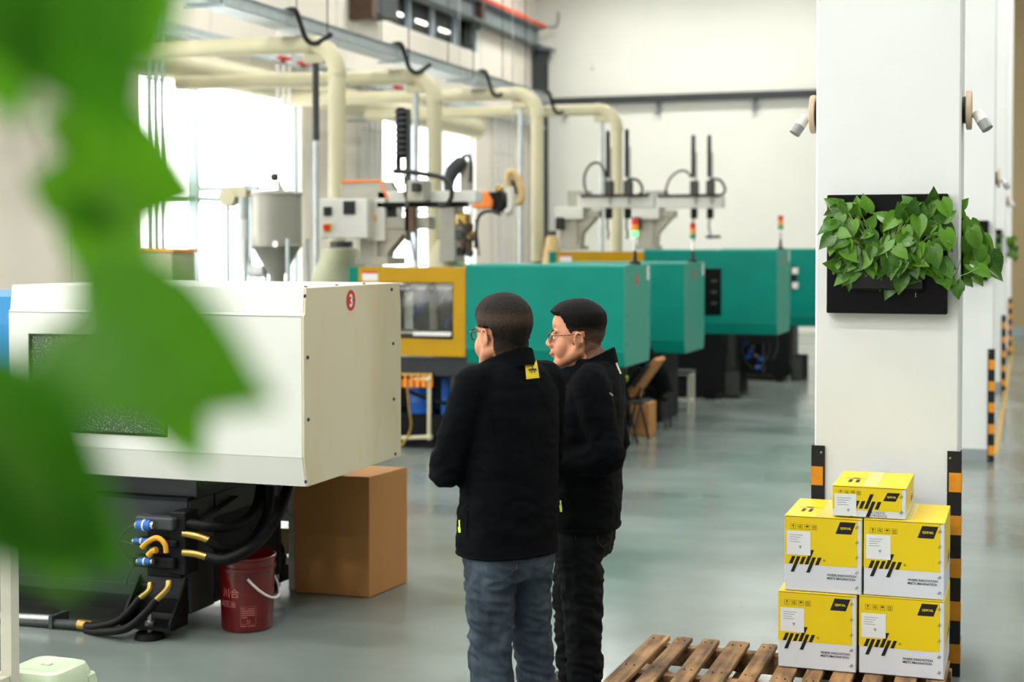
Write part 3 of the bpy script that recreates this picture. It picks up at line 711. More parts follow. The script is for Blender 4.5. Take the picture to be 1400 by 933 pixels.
# big hoses to the right with brass fittings
def hose(pts, r=.024):
    P = [on_y(u, v, y) for u, v, y in pts]
    return MB().tube(P, r, 12, sub=6).build('hydraulic_hose', 'black_rubber', m1, smooth=True)
def fitting(pts, r, m='brass'):
    return MB().tube([on_y(u, v, y) for u, v, y in pts], r, 10, sub=3).build('hose_fitting', m, m1, smooth=True)
hose([(256, 716, 6.3), (285, 720, 6.32), (315, 720, 6.4), (340, 708, 6.55), (352, 690, 6.68), (357, 665, 6.75)], .026)
fitting([(236, 715, 6.28), (256, 716, 6.3)], .018, 'steel')
fitting([(250, 730, 6.28), (268, 733, 6.29), (286, 739, 6.3)], .017)
hose([(284, 738, 6.3), (305, 750, 6.34), (330, 750, 6.45), (352, 732, 6.6), (366, 700, 6.7), (369, 666, 6.75)], .026)
fitting([(250, 756, 6.27), (268, 758, 6.28), (286, 763, 6.29)], .018)
hose([(284, 762, 6.29), (308, 766, 6.3), (340, 752, 6.38), (365, 728, 6.5), (384, 695, 6.6), (394, 664, 6.7)], .028)
fitting([(206, 798, 6.28), (204, 808, 6.26), (192, 818, 6.24)], .016)
hose([(192, 818, 6.24), (178, 835, 6.22), (160, 850, 6.2), (130, 857, 6.22), (118, 856, 6.25)], .02)
fitting([(231, 795, 6.26), (229, 806, 6.24), (214, 821, 6.22)], .016)
hose([(214, 821, 6.22), (196, 842, 6.18), (172, 860, 6.16), (140, 864, 6.2), (118, 862, 6.25)], .02)
# return pipe low along the bed
MB().tube([on_y(118, 855, 6.27), on_y(60, 852, 6.27), on_y(-120, 842, 6.27)], .022, 10).build('return_pipe', 'rail_dark', m1, smooth=True)
MB().tube([on_y(70, 846, 6.27), on_y(-120, 836, 6.27)], .02, 10).build('return_pipe', 'steel', m1, smooth=True)
MB().cyl(on_y(108, 854, 6.27), on_y(126, 856, 6.27), .026, n=10).build('pipe_coupling', 'brass', m1, smooth=True)
sight_box(66, 843, 71, 860, 6.24, .14).build('pipe_clamp', 'rail_dark', m1)

# ---------------------------------------------------------------- red bucket
bc = Vector((-3.675, 6.61, 0))
bk = thing('oil_bucket', 'red plastic oil bucket with white handle under the white machine', 'bucket', bc)
MB().lathe([(.0, .004), (.122, .004), (.126, .012), (.137, .27), (.137, .3), (.144, .302), (.144, .318), (.139, .322), (.139, .352), (.146, .356), (.146, .368), (.14, .37), (.134, .366), (.122, .03), (.0, .03)], bc, 40, cap=False).build('shell', 'bucket_red', bk, smooth=True)
hd = []
ax = Vector((math.cos(YAW), math.sin(YAW), 0)); fr_ = Vector((math.sin(YAW), -math.cos(YAW), 0))
A_, B_ = bc+ax*.02+fr_*.144+Vector((0, 0, .282)), bc+ax*.06-fr_*.135+Vector((0, 0, .31))
for k in range(13):
    q = PI*k/12; mid = (A_+B_)/2; half = (A_-B_)/2
    hd.append(mid+half*math.cos(q)+(ax*.115+Vector((0, 0, -.14)))*math.sin(q))
MB().tube(hd, .0065, 8).build('handle', 'bucket_handle', bk, smooth=True)
for e_ in (A_, B_): MB().ball(e_, .013, 10, 6).build('handle_lug', 'bucket_red', bk, smooth=True)
def wrap(u_c, zb):
    # map flat print coords onto the bucket skin; u_c = angle offset from the camera side
    base = math.atan2(-math.cos(YAW), math.sin(YAW))+.12
    def fn(a, b):
        z = zb+b; r = .1265+.011*(z-.012)/.258+.0008; th = base+u_c+a/.132
        return (bc.x+r*math.cos(th), bc.y+r*math.sin(th), bc.z+z)
    return fn
pr = MB(); place_text(pr, '川合', .05, wrap(-.98, .18)); place_text(pr, '液压油', .034, wrap(-1.15, .13)); pr.build('brand_print', 'print_red_dim', bk)
pr = MB(); w_ = wrap(-.2, .045)
def strip(mb, fn, x0, x1, y0, y1, n=6):
    for k in range(n):
        a0 = x0+(x1-x0)*k/n; a1 = x0+(x1-x0)*(k+1)/n
        mb.add([fn(a0, y0), fn(a1, y0), fn(a1, y1), fn(a0, y1)], [(0, 1, 2, 3)])
for (x0, x1, y0, y1) in ((0, .078, 0, .001), (0, .078, .088, .089), (0, .001, 0, .089), (.077, .078, 0, .089)): strip(pr, w_, x0, x1, y0, y1)
place_text(pr, '警告', .012, wrap(-.17, .118))
for k in range(5):
    strip(pr, w_, .006 if k else .034, .07 if k < 4 else .034, .075-.0105*k, .0785-.0105*k, 10)
for k in range(3):
    q0 = PI/2+k*2*PI/3; arc = [(.039+.009*math.cos(q0+j*.3), .013+.009*math.sin(q0+j*.3)) for j in range(6)]
    arc2 = [(.039+.0055*math.cos(q0+j*.3), .013+.0055*math.sin(q0+j*.3)) for j in range(6)]
    for j in range(5): pr.add([w_(*arc[j]), w_(*arc[j+1]), w_(*arc2[j+1]), w_(*arc2[j])], [(0, 1, 2, 3)])
strip(pr, w_, 0, .03, -.01, -.007); strip(pr, w_, .036, .076, -.01, -.007)
pr.build('warning_print', 'print_red_dim', bk)

# ---------------------------------------------------------------- cardboard carton behind the bucket
cb2 = thing('cardboard_carton', 'large plain brown cardboard carton standing under the white machine end', 'carton', (-3.56, 7.58, 0))
poly = [(-3.80, 7.36), (-3.357, 7.379), (-3.308, 7.789), (-3.752, 7.77)]
MB().prism(poly, 'z', 0.002, .652).build('body', 'cardboard', cb2, bevel=.003)
MB().prism([(-3.80, 7.362), (-3.359, 7.381), (-3.334, 7.582), (-3.776, 7.565)], 'z', .652, .656).build('flap', 'cardboard', cb2)
MB().prism([(-3.776, 7.568), (-3.334, 7.585), (-3.31, 7.787), (-3.752, 7.768)], 'z', .652, .656).build('flap', 'cardboard', cb2)
# ---------------------------------------------------------------- cream equipment stand with grey controller behind the bucket
es = thing('equipment_stand', 'cream steel stand holding grey controller boxes beside the red bucket', 'stand', (-4.0, 7.5, 0))
e0 = on_z(392, 814, 0)
ex, ey = e0.x-.03, e0.y+.06
for (dx, dy) in ((0, 0), (-.42, 0), (0, .38), (-.42, .38)):
    MB().box(ex+dx-.02, ex+dx+.02, ey+dy+.06, ey+dy+.1, .0, .72).build('leg', 'cream_steel', es)
for z in (.14, .38, .68):
    MB().box(ex-.44, ex+.02, ey+.062, ey+.09, z, z+.035).build('rail', 'cream_steel', es)
    MB().box(ex-.44, ex+.02, ey+.44, ey+.468, z, z+.035).build('rail', 'cream_steel', es)
MB().box(ex-.44, ex+.02, ey+.06, ey+.48, .415, .425).build('shelf', 'cream_steel', es)
ct = thing('controller_box', 'grey electrical controller box on the cream stand', 'box', (ex-.15, ey+.2, .425))
MB().box(ex-.13, ex-.0, ey+.08, ey+.28, .426, .6).build('case', 'robot_grey', ct, bevel=.004)
MB().box(ex-.13, ex-.1, ey+.076, ey+.08, .43, .55).build('orange_module', 'plastic_orange', ct)
MB().box(ex-.07, ex-.02, ey+.07, ey+.08, .44, .59).build('front_plate', 'galvanised', ct)
MB().box(ex-.06, ex-.02, ey+.048, ey+.06, .2, .34).build('label_plate', 'tan_board', es)
# ---------------------------------------------------------------- plastic stool and cream work table, lower left
sp = on_z(64, 908, .25)
stl = thing('plastic_stool', 'low pale green plastic stool on the floor', 'stool', (sp.x, sp.y, 0))
def sq_ring(h, z, r, n=6):
    pts = []
    for (cx_, cy_, q0) in ((h-r, h-r, 0), (-h+r, h-r, PI/2), (-h+r, -h+r, PI), (h-r, -h+r, 3*PI/2)):
        pts += [(sp.x+cx_+r*math.cos(q0+PI/2*k/n), sp.y+cy_+r*math.sin(q0+PI/2*k/n), z) for k in range(n+1)]
    return pts
def loft(rings, cap0=True, cap1=True):
    mb = MB(); n = len(rings[0]); vs_ = [p for r_ in rings for p in r_]
    fs_ = [(i*n+k, i*n+(k+1) % n, (i+1)*n+(k+1) % n, (i+1)*n+k) for i in range(len(rings)-1) for k in range(n)]
    if cap0: fs_.append(tuple(range(n-1, -1, -1)))
    if cap1: fs_.append(tuple(range((len(rings)-1)*n, len(rings)*n)))
    return mb.add(vs_, fs_)
loft([sq_ring(.137, .17, .05), sq_ring(.132, .215, .05), sq_ring(.12, .242, .05), sq_ring(.1, .25, .045), sq_ring(.09, .246, .04)]).build('seat', 'stool_plastic', stl, smooth=True)
MB().box(sp.x-.02, sp.x+.02, sp.y-.012, sp.y+.012, .246, .252).build('grip_boss', 'stool_plastic', stl)
for sx in (-1, 1):
    for sy in (-1, 1):
        a = (sp.x+sx*.1, sp.y+sy*.1)
        lg = MB(); 
        pts0 = [(a[0]+dx*.035, a[1]+dy*.035, .2) for dx, dy in ((-1, -1), (1, -1), (1, 1), (-1, 1))]
        pts1 = [(a[0]+sx*.05+dx*.02, a[1]+sy*.05+dy*.02, 0) for dx, dy in ((-1, -1), (1, -1), (1, 1), (-1, 1))]
        lg.add(pts0+pts1, [(0, 1, 2, 3), (7, 6, 5, 4)]+[(i, (i+1) % 4, 4+(i+1) % 4, 4+i) for i in range(4)]).build('leg', 'stool_plastic', stl, bevel=.008)
for sx in (-1, 1):
    MB().box(sp.x+sx*.122-.008, sp.x+sx*.122+.008, sp.y-.09, sp.y+.09, .13, .2).build('apron', 'stool_plastic', stl)
    MB().box(sp.x-.09, sp.x+.09, sp.y+sx*.122-.008, sp.y+sx*.122+.008, .13, .2).build('apron', 'stool_plastic', stl)
tb = on_d(13, 700, 5.75)
wt = thing('work_table', 'cream painted steel frame table beside the white machine', 'table', (tb.x-.3, tb.y, 0))
for dx in (0, -.75):
    for dy in (0, -.55):
        MB().box(tb.x+dx-.024, tb.x+dx+.024, tb.y+dy-.048+.02, tb.y+dy+.02, 0, 1.08).build('leg', 'cream_steel', wt)
for z in (.24, 1.05):
    for dy in (0, -.55): MB().box(tb.x-.75, tb.x-.024, tb.y+dy-.02, tb.y+dy+.016, z-.02, z+.02).build('rail', 'cream_steel', wt)
    for dx in (0, -.75): MB().box(tb.x+dx-.018, tb.x+dx+.018, tb.y-.57, tb.y-.03, z-.02, z+.02).build('rail', 'cream_steel', wt)
MB().box(tb.x-.79, tb.x+.03, tb.y-.62, tb.y+.04, 1.08, 1.105).build('top', 'cream_steel', wt, bevel=.003)
# ================================================================ teal and yellow moulding machines
GRP = 'injection moulding machines in a row'
def teal_machine(label, xe, y0, y1, z0, z1, xt, xy, base_x1, name='moulding_machine', door=True, dark_win=None):
    t = thing(name, label, 'machine', ((xe+xy)/2, (y0+y1)/2, 0), GRP)
    pr_ = [(y0+.04, z0), (y0, z0+.14), (y0, z1-.02), (y0+.02, z1), (y1-.02, z1), (y1, z1-.02), (y1, z0+.14), (y1-.04, z0)]
    cv = MB().prism(pr_, 'x', xt, xe).build('clamp_cover', 'teal', t, bevel=.004)
    ep_ = MB().prism(pr_, 'x', xe, xe+.012).build('end_panel', 'teal_end', t, bevel=.003)
    MB().box(xt, xe, y0-.003, y0+.002, z0+.138, z0+.142).build('seam', 'teal_end', cv)
    MB().box(xe+.012, xe+.014, y0+.42*(y1-y0), y0+.5*(y1-y0), z1-.19, z1-.09).build('warning_sticker', 'red_sign', ep_)
    MB().box(xe+.012, xe+.014, y0+.86*(y1-y0), y0+.95*(y1-y0), z1-.15, z1-.02).build('data_plate', 'print_white', ep_)
    for yy in (y0+.06, y1-.06):
        for zz in (z0+.2, (z0+z1)/2, z1-.06):
            MB().cyl((xe+.012, yy, zz), (xe+.017, yy, zz), .008, n=8).build('bolt', 'rail_dark', ep_)
    if dark_win:
        a, b = dark_win
        MB().box(a.x, b.x, y0-.004, y0+.03, b.z, a.z).build('dark_window', 'black_gloss', cv, bevel=.003)
        for k in range(3): MB().box(a.x+.09, a.x+.16, y0-.008, y0-.003, b.z+.14+.14*k, b.z+.17+.14*k).build('window_fitting', 'base_grey', cv)
    if door:
        d0, d1 = xy, xt-.005; zb, zt = z0+.06, z1-.03
        wx0_, wx1_, wz0_, wz1_ = d0+.22, d1-.12, zb+.16, zt-.14
        sd = MB().box(d0, wx0_, y0, y0+.05, zb, zt).box(wx1_, d1, y0, y0+.05, zb, zt).box(wx0_, wx1_, y0, y0+.05, zb, wz0_).box(wx0_, wx1_, y0, y0+.05, wz1_, zt)
        # side and top returns of the door
        sd.box(d0, d1, y0+.05, y0+.35, zt-.02, zt)
        so_ = sd.build('safety_door', 'machine_yellow', t)
        MB().frame(wx0_, wx1_, wz0_, wz1_, y0+.012, y0+.03, .012).build('window_gasket', 'black_rubber', so_)
        MB().box(wx0_+.012, wx1_-.012, y0+.02, y0+.026, wz0_+.012, wz1_-.012).build('pane', 'door_pane', so_)
        MB().box(wx0_+.35, wx1_-.02, y0-.02, y0-.004, wz0_+.03, wz0_+.065).build('handle_bar', 'print_white', so_)
        MB().box(d0+.04, d0+.2, y0-.002, y0, zt-.13, zt-.04).build('warning_plate', 'print_white', so_)
        MB().box(d0+.04, d0+.2, y0-.003, y0-.001, zt-.06, zt-.04).build('warning_strip', 'red_sign', so_)
        MB().box(d0-.12, d0, y0+.04, y1-.06, zb+.02, zt-.002).build('platen_cover', 'teal', t, bevel=.004)
        # mould and tie bars seen through the window
        for k, (dx, w_, h0, h1, m_) in enumerate(((.24, .12, .1, .62, 'base_grey'), (.37, .1, .16, .7, 'steel'), (.49, .14, .1, .5, 'rail_dark'), (.64, .08, .2, .66, 'robot_grey'), (.73, .12, .12, .6, 'base_grey'), (.86, .1, .2, .68, 'steel'))):
            MB().box(d0+dx, d0+dx+w_, y0+.2+.03*(k % 3), y1-.15, zb+h0, zb+h1).build('mould_plate', m_, t, bevel=.01)
        for k in range(7):
            xx = d0+.28+.11*k; zz = zb+.25+.07*((k*3) % 5)
            MB().tube([(xx, y0+.17, zz), (xx+.03, y0+.1, zz+.06), (xx+.08, y0+.11, zz+.12), (xx+.1, y0+.17, zz+.2)], .011, 6, sub=3).build('cooling_hose', ('brass', 'steel', 'valve_blue')[k % 3], t, smooth=True)
        for zz in (zb+.2, zt-.2):
            MB().cyl((d0, y0+.22, zz), (d1, y0+.22, zz), .04, n=12).build('tie_bar', 'chrome', t, smooth=True)
    return t
# ---- second machine in view: yellow safety door, open bed with pipes and blue barrels
m2 = teal_machine('teal injection moulding machine with yellow safety door behind the white machine', -3.42, 13.0, 13.95, .82, 1.74, -4.93, -6.02, -3.6)
MB().box(-6.2, -3.62, 13.06, 13.9, .69, .86).build('bed_beam', 'machine_base', m2)
for x in (-6.1, -5.02, -3.75):
    for y in (13.06, 13.78): MB().box(x-.09, x+.09, y, y+.12, .06, .7).build('bed_post', 'machine_base', m2)
MB().box(-4.9, -3.62, 13.1, 13.86, .06, .69).build('hydraulic_tank', 'machine_base_dark', m2, bevel=.005)
MB().box(-6.2, -3.6, 13.1, 13.9, .0, .06).build('drip_tray', 'machine_base_dark', m2)
MB().box(-6.2, -4.95, 13.3, 13.9, .06, .3).build('pump_cover', 'machine_base_dark', m2, bevel=.01)
MB().box(-6.2, -4.95, 13.82, 13.86, .3, .69).build('rear_panel', 'machine_base_dark', m2)
a = on_y(587, 519, 13.02); b = on_y(587, 598, 13.02); c_ = on_y(540, 603, 13.02); d_ = on_y(566, 519, 13.05)
MB().tube([d_, a+Vector((-.02, 0, 0)), a+Vector((0, 0, -.02)), b+Vector((0, 0, .02)), b+Vector((-.02, 0, 0)), c_+Vector((-.3, 0, 0))], .022, 10).build('water_pipe', 'cream_duct', m2, smooth=True)
for q in (a, b): MB().ball(q, .034, 10, 8).build('pipe_elbow', 'cream_duct', m2, smooth=True)
og = on_y(546, 524, 13.0)
for k in range(6):
    u = 546+8.5*k
    q = on_y(u, 523, 13.02); MB().cyl(q+Vector((0, 0, -.045)), q+Vector((0, 0, .03)), .026, n=10).cyl(q+Vector((0, 0, .03)), q+Vector((0, 0, .07)), .012, n=8).build('flow_regulator', 'plastic_orange', m2, smooth=True)
MB().tube([on_y(520, 512, 13.05), on_y(592, 513, 13.05)], .02, 8).build('regulator_rail', 'brass', m2)
MB().tube([on_y(557, 530, 13.0), on_y(560, 560, 12.99), on_y(562, 585, 13.0), on_y(552, 606, 13.0), on_y(538, 622, 12.98)], .012, 8, sub=4).build('water_hose', 'brass', m2, smooth=True)
MB().tube([on_y(552, 532, 13.1), on_y(575, 542, 13.1), on_y(600, 550, 13.12), on_y(618, 553, 13.15)], .018, 8, sub=4).build('pressure_hose', 'black_rubber', m2, smooth=True)
for (u0, u1, lab) in ((552, 586, 'blue plastic barrel under the yellow door, behind the white pipe loop'), (600, 617, 'blue plastic barrel under the yellow door, beside the bed post')):
    a = on_y(u0, 530, 13.25); b = on_y(u1, 588, 13.25); r = (b.x-a.x)/2; c = ((a.x+b.x)/2, 13.25+r, .3)
    o = thing('blue_barrel', lab, 'barrel', (c[0], c[1], .3), 'blue barrels in the open bed')
    MB().lathe([(0, 0), (r*.94, 0), (r, .02), (r, .1), (r*1.03, .11), (r, .12), (r, .24), (r*1.03, .25), (r, .26), (r*.96, .355), (0, .36)], c, 20, cap=False).build('drum', 'barrel_blue', o, smooth=True)
    MB().cyl((c[0], c[1], c[2]+.36), (c[0], c[1], c[2]+.375), .03, n=10).build('bung', 'black_plastic', o)
# ---- third, fourth and fifth machines
m3 = teal_machine('teal moulding machine end standing beside the cream stool frame', -3.48, 15.75, 16.78, .757, 1.735, -4.95, -6.0, -3.7)
MB().box(-5.9, -3.75, 15.85, 16.7, 0, .76).build('bed', 'machine_base_dark', m3, bevel=.006)
for k in range(2): MB().tube([on_y(890+16*k, 484, 15.8), on_y(893+14*k, 498, 15.78), on_y(888+14*k, 512, 15.8), on_y(882+14*k, 520, 15.84)], .014, 8, sub=4).build('hydraulic_hose', 'black_rubber', m3, smooth=True)
MB().box(-4.2, -3.76, 15.82, 15.85, .05, .5).build('bed_panel', 'machine_base_dark', m3, bevel=.003)
m4 = teal_machine('taller teal moulding machine with a dark side window and hoses below', -2.93, 18.5, 19.55, .815, 1.872, -4.6, -5.76, -3.6, dark_win=(on_y(963, 367, 18.5), on_y(986, 432, 18.5)))
MB().box(-5.8, -3.6, 18.55, 19.45, .07, .82).build('bed', 'machine_base_dark', m4, bevel=.008)
MB().box(-5.8, -3.58, 18.52, 18.56, .07, .2).build('skirt', 'machine_base_dark', m4)
MB().box(-3.6, -3.58, 18.75, 19.2, .3, .78).build('end_sheet', 'base_grey', m4)
for yy in (18.66, 19.3): MB().box(-3.6, -3.42, yy, yy+.03, .0, .34).build('end_foot', 'base_grey', m4)
MB().box(-3.6, -3.42, 18.66, 19.33, .0, .03).build('end_foot', 'base_grey', m4)
m5 = teal_machine('furthest teal moulding machine, partly behind the white column', -2.55, 21.25, 22.3, .78, 1.88, -4.15, -5.2, -3.2)
MB().box(-5.4, -3.19, 21.3, 22.2, .09, .8).build('bed', 'machine_base_dark', m5, bevel=.008)
MB().box(-5.4, -3.15, 21.27, 21.31, .09, .2).build('skirt', 'machine_base_dark', m5)
MB().box(-3.19, -3.17, 21.5, 22.0, .25, .75).build('end_sheet', 'base_grey', m5)
MB().box(-5.4, -3.3, 21.8, 22.15, .0, .06).build('floor_rail', 'cream_steel', m5)
for yy in (21.35, 22.0): MB().box(-3.18, -3.02, yy, yy+.03, .0, .34).build('end_foot', 'base_grey', m5)
for (u, v, w) in ((1083, 366, 9), (1083, 386, 9)):
    a = on_y(u, v, 21.25); MB().box(a.x, a.x+.085, 21.235, 21.25, a.z-.09, a.z).build('door_fitting', 'print_white', m5)
a = on_y(1081, 364, 21.25); b = on_y(1092, 396, 21.25); MB().box(a.x, b.x-.03, 21.24, 21.251, b.z, a.z).build('door_slot', 'hole_shade', m5)
# hoses and blue valves in the gap between the fourth and fifth machine
for k, pts in enumerate((((1019, 460), (1015, 478), (1020, 495), (1030, 505)), ((1048, 455), (1052, 475), (1047, 492), (1036, 502)), ((1060, 455), (1063, 475), (1056, 492)))):
    MB().tube([on_y(u, v, 19.0) for u, v in pts], .014, 8, sub=4).build('hydraulic_hose', 'rail_dark', m4, smooth=True)
vb = MB().box(on_y(1012, 468, 19.0).x, on_y(1042, 468, 19.0).x, 19.02, 19.2, on_y(1012, 510, 19.0).z, on_y(1012, 470, 19.0).z).build('valve_block', 'machine_base_dark', m4)
for (u, v) in ((1016, 470), (1024, 480), (1036, 491), (1033, 502), (1020, 488)):
    q = on_y(u, v, 18.99); MB().cyl(q, q+Vector((.06, 0, 0)), .03, n=8).build('solenoid', 'valve_blue', vb, smooth=True)
for (u, v) in ((1027, 474), (1031, 486)):
    q = on_y(u, v, 18.98); MB().cyl(q, q+Vector((.05, 0, 0)), .02, n=8).build('hose_fitting', 'brass', vb)
for m_, pts in ((m4, ((-3.75, 18.45), (-5.4, 18.45))), (m5, ((-3.3, 21.2), (-5.0, 21.2)))):
    for x, y in pts:
        MB().cyl((x, y, 0), (x, y, .03), .07, n=14).cyl((x, y, .03), (x, y, .14), .014, n=8).box(x-.1, x+.1, y-.03, y+.12, .07, .09).build('levelling_foot', 'black_rubber', m_)
# ---- signal towers
def tower(u, vt, vb_, Y, label, lit):
    a = on_y(u, vb_, Y); b = on_y(u, vt, Y); h = b.z-a.z
    t = thing('signal_tower', label, 'signal light', a, 'signal towers on the machines')
    MB().cyl(a, a+Vector((0, 0, .03)), .05, n=12).cyl(a+Vector((0, 0, .03)), a+Vector((0, 0, h*.3)), .022, .014, 10).build('base', 'black_plastic', t)
    MB().cyl(a+Vector((0, 0, h*.3)), a+Vector((0, 0, h*.52)), .01, n=8).build('stem', 'chrome', t)
    MB().cyl(a+Vector((0, 0, h*.5)), a+Vector((0, 0, h*.6)), .028, n=12).build('sleeve', 'print_white', t, smooth=True)
    for k, m_ in enumerate(('signal_green_lit' if lit else 'signal_green', 'signal_amber', 'signal_red')):
        MB().cyl(a+Vector((0, 0, h*(.6+.13*k))), a+Vector((0, 0, h*(.725+.13*k))), .034, n=14).build('lens', m_, t, smooth=True)
    MB().cyl(a+Vector((0, 0, h*.99)), a+Vector((0, 0, h)), .03, n=12).build('cap', 'black_plastic', t)
def mz(z, Y, u):  # sighting row of height z on plane Y near column u
    for v in range(300, 420):
        if on_y(u, v, Y).z <= z: return v
    return 358
tower(868, 298, mz(1.74, 13.5, 868), 13.5, 'signal tower lit green on the machine with the yellow door', True)
tower(947, 305, mz(1.735, 16.3, 947), 16.3, 'unlit signal tower on the machine beside the stool frame', False)
tower(1067, 295, mz(1.872, 19.0, 1067), 19.0, 'unlit signal tower on the machine with the dark side window', False)

# ================================================================ hopper, dryers and their pipes
hp = thing('material_hopper', 'grey steel cone bottomed material hopper in front of the bright window', 'hopper', (-6.6, 12.4, 0))
hc = on_y(378, 300, 12.4); hx, hy = hc.x, 12.4
zt = on_y(378, 263, hy).z; zm = on_y(378, 334, hy).z; zb = on_y(378, 382, hy).z
R_ = (on_y(410, 300, hy).x-on_y(349, 300, hy).x)/2
MB().lathe([(0, zt+.02), (R_*.3, zt+.02), (R_, zt), (R_*1.04, zt-.01), (R_*1.04, zt-.03), (R_, zt-.035), (R_, zm), (R_*1.03, zm-.005), (R_*1.03, zm-.02), (R_*.98, zm-.025), (R_*.3, zb+.03), (R_*.3, zb-.12), (0, zb-.12)][::-1], (hx, hy, 0), 32, cap=False).build('vessel', 'hopper_steel', hp, smooth=True)
MB().box(hx-R_*.5, hx+R_*.5, hy-R_*.5, hy+R_*.5, zb-.16, zb-.12).build('flange', 'rail_dark', hp)
MB().box(hx-.25, hx+.25, hy-.2, hy+.2, zb-.4, zb-.16).build('feed_throat', 'base_grey', hp)
for sx in (-1, 1):
    for sy in (-1, 1): MB().cyl((hx+sx*R_*.95, hy+sy*.2, 0), (hx+sx*R_*.95, hy+sy*.2, zm+.05), .018, n=8).build('leg', 'galvanised', hp, smooth=True)
for sy in (-1, 1): MB().box(hx-R_, hx+R_, hy+sy*.2-.015, hy+sy*.2+.015, zb-.43, zb-.4).build('cross_rail', 'galvanised', hp)
MB().cyl((hx+.05, hy, zt+.02), (hx+.02, hy, zt+.1), .02, n=10).build('sight_stub', 'hopper_steel', hp)
MB().ball((hx-.02, hy, zt+.14), .04, 12, 8).build('vent_knob', 'rail_dark', hp, smooth=True)
MB().cyl((hx+R_*.45, hy-R_*.93, zm), (hx+R_*.45, hy-R_*.97, zm), .03, n=10).build('latch', 'steel', hp)
# return air pipe on its left with a blower wheel
pl = [on_y(u, v, hy) for u, v in ((333, 268), (333, 300), (333, 350), (338, 366), (350, 372), (362, 371))]
MB().tube([pl[1], pl[2], pl[3], pl[4], pl[5]], .055, 14, sub=4).build('return_pipe', 'white_conduit', hp, smooth=True)
MB().tube([pl[0]+Vector((0, 0, .05)), pl[1]], .05, 14).build('filter_neck', 'galvanised', hp, smooth=True)
q = on_y(314, 270, hy); MB().cyl(q+Vector((0, -.06, 0)), q+Vector((0, .06, 0)), .085, n=20).build('blower', 'cream_duct', hp, smooth=True)
MB().box(q.x, pl[0].x+.05, hy-.05, hy+.05, q.z+.0, q.z+.1).build('blower_duct', 'cream_duct', hp)
MB().box(on_y(268, 252, hy).x, hx-R_*.8, hy-.03, hy+.03, q.z+.06, q.z+.1).build('support_bar', 'galvanised', hp)
MB().cyl((q.x-.02, hy, 0), (q.x-.02, hy, q.z), .02, n=8).build('leg', 'galvanised', hp, smooth=True)
# dryer pots under the branch ducts
def dryer(u0, u1, v0, v1, Y, label, m_='panel_grey_green'):
    a = on_y(u0, v0, Y); b = on_y(u1, v1, Y); cx_ = (a.x+b.x)/2; r = (b.x-a.x)/2; zt_ = a.z; zb_ = b.z
    t = thing('dust_collector', label, 'dryer', (cx_, Y+r, 0), 'dryer pots under the ducts')
    MB().lathe([(r*.35, zt_), (r*.6, zt_-.02), (r, zb_+.02), (r, .72)][::-1], (cx_, Y+r, 0), 24).build('pot', m_, t, smooth=True)
    MB().cyl((cx_, Y+r, zt_), (cx_, Y+r, zt_+.06), r*.4, n=16).build('neck', 'rail_dark', t, smooth=True)
    for k in range(3):
        q = 2*PI*k/3+.5; MB().cyl((cx_+r*.8*math.cos(q), Y+r+r*.8*math.sin(q), 0), (cx_+r*.8*math.cos(q), Y+r+r*.8*math.sin(q), .74), .025, n=8).build('leg', 'galvanised', t)
dryer(412, 486, 338, 384, 13.6, 'grey green dryer pot under the duct nearest the hopper')
dryer(576, 626, 326, 356, 16.5, 'cream dryer pot under the duct behind the cable chain', 'cream_duct')
dryer(738, 764, 322, 360, 19.4, 'tan dryer pot under the duct beside the orange robot', 'tan_board')
# small white cabinet against the bright window
wc = on_x(225, 345, -9.3)
cbn = thing('small_cabinet', 'small grey green cabinet with orange top before the bright window', 'cabinet', (wc.x, wc.y, 0))
MB().box(wc.x-.25, wc.x+.25, wc.y-.25, wc.y+.25, 0, wc.z).build('case', 'panel_grey_green', cbn, bevel=.01)
MB().box(wc.x-.27, wc.x+.27, wc.y-.27, wc.y+.27, wc.z, wc.z+.04).build('top', 'plastic_orange', cbn)

# ================================================================ takeout robots
def PB(t, name, m_, u0, v0, u1, v1, Y, dy, bevel=.006, parent=None):
    return sight_box(u0, v0, u1, v1, Y, dy).build(name, m_, parent or t, bevel=bevel)
r1 = thing('takeout_robot', 'white takeout robot with control box and tall black cable chain above the yellow door', 'robot', (-6.0, 13.4, 1.7), 'takeout robots on the machines')
Y1 = 13.35
PB(r1, 'pedestal', 'robot_grey', 492, 326, 516, 359, Y1, .3)
PB(r1, 'mount_plate', 'robot_grey', 486, 352, 530, 362.5, Y1-.06, .45)
hb = PB(r1, 'body', 'robot_white', 500, 272, 526, 330, Y1-.02, .45, .01)
cbx = PB(r1, 'control_box', 'robot_white', 437, 272, 502, 326, Y1-.2, .3, .008)
for (u0, v0, u1, v1, m_) in ((442, 283, 453, 295, 'black_plastic'), (469, 275, 485, 293, 'black_plastic')): PB(r1, 'fan_grille', m_, u0, v0, u1, v1, Y1-.215, .015, .003, cbx)
PB(r1, 'switch_plate', 'cap_yellow', 442, 306, 453, 317, Y1-.21, .01, .002, cbx)
q = on_y(447, 311, Y1-.21); MB().cyl(q, q+Vector((0, -.03, 0)), .03, n=14).build('stop_button', 'signal_red', cbx, smooth=True)
PB(r1, 'warning_mark', 'cap_yellow', 508, 294, 514, 302, Y1-.03, .01, 0, hb)
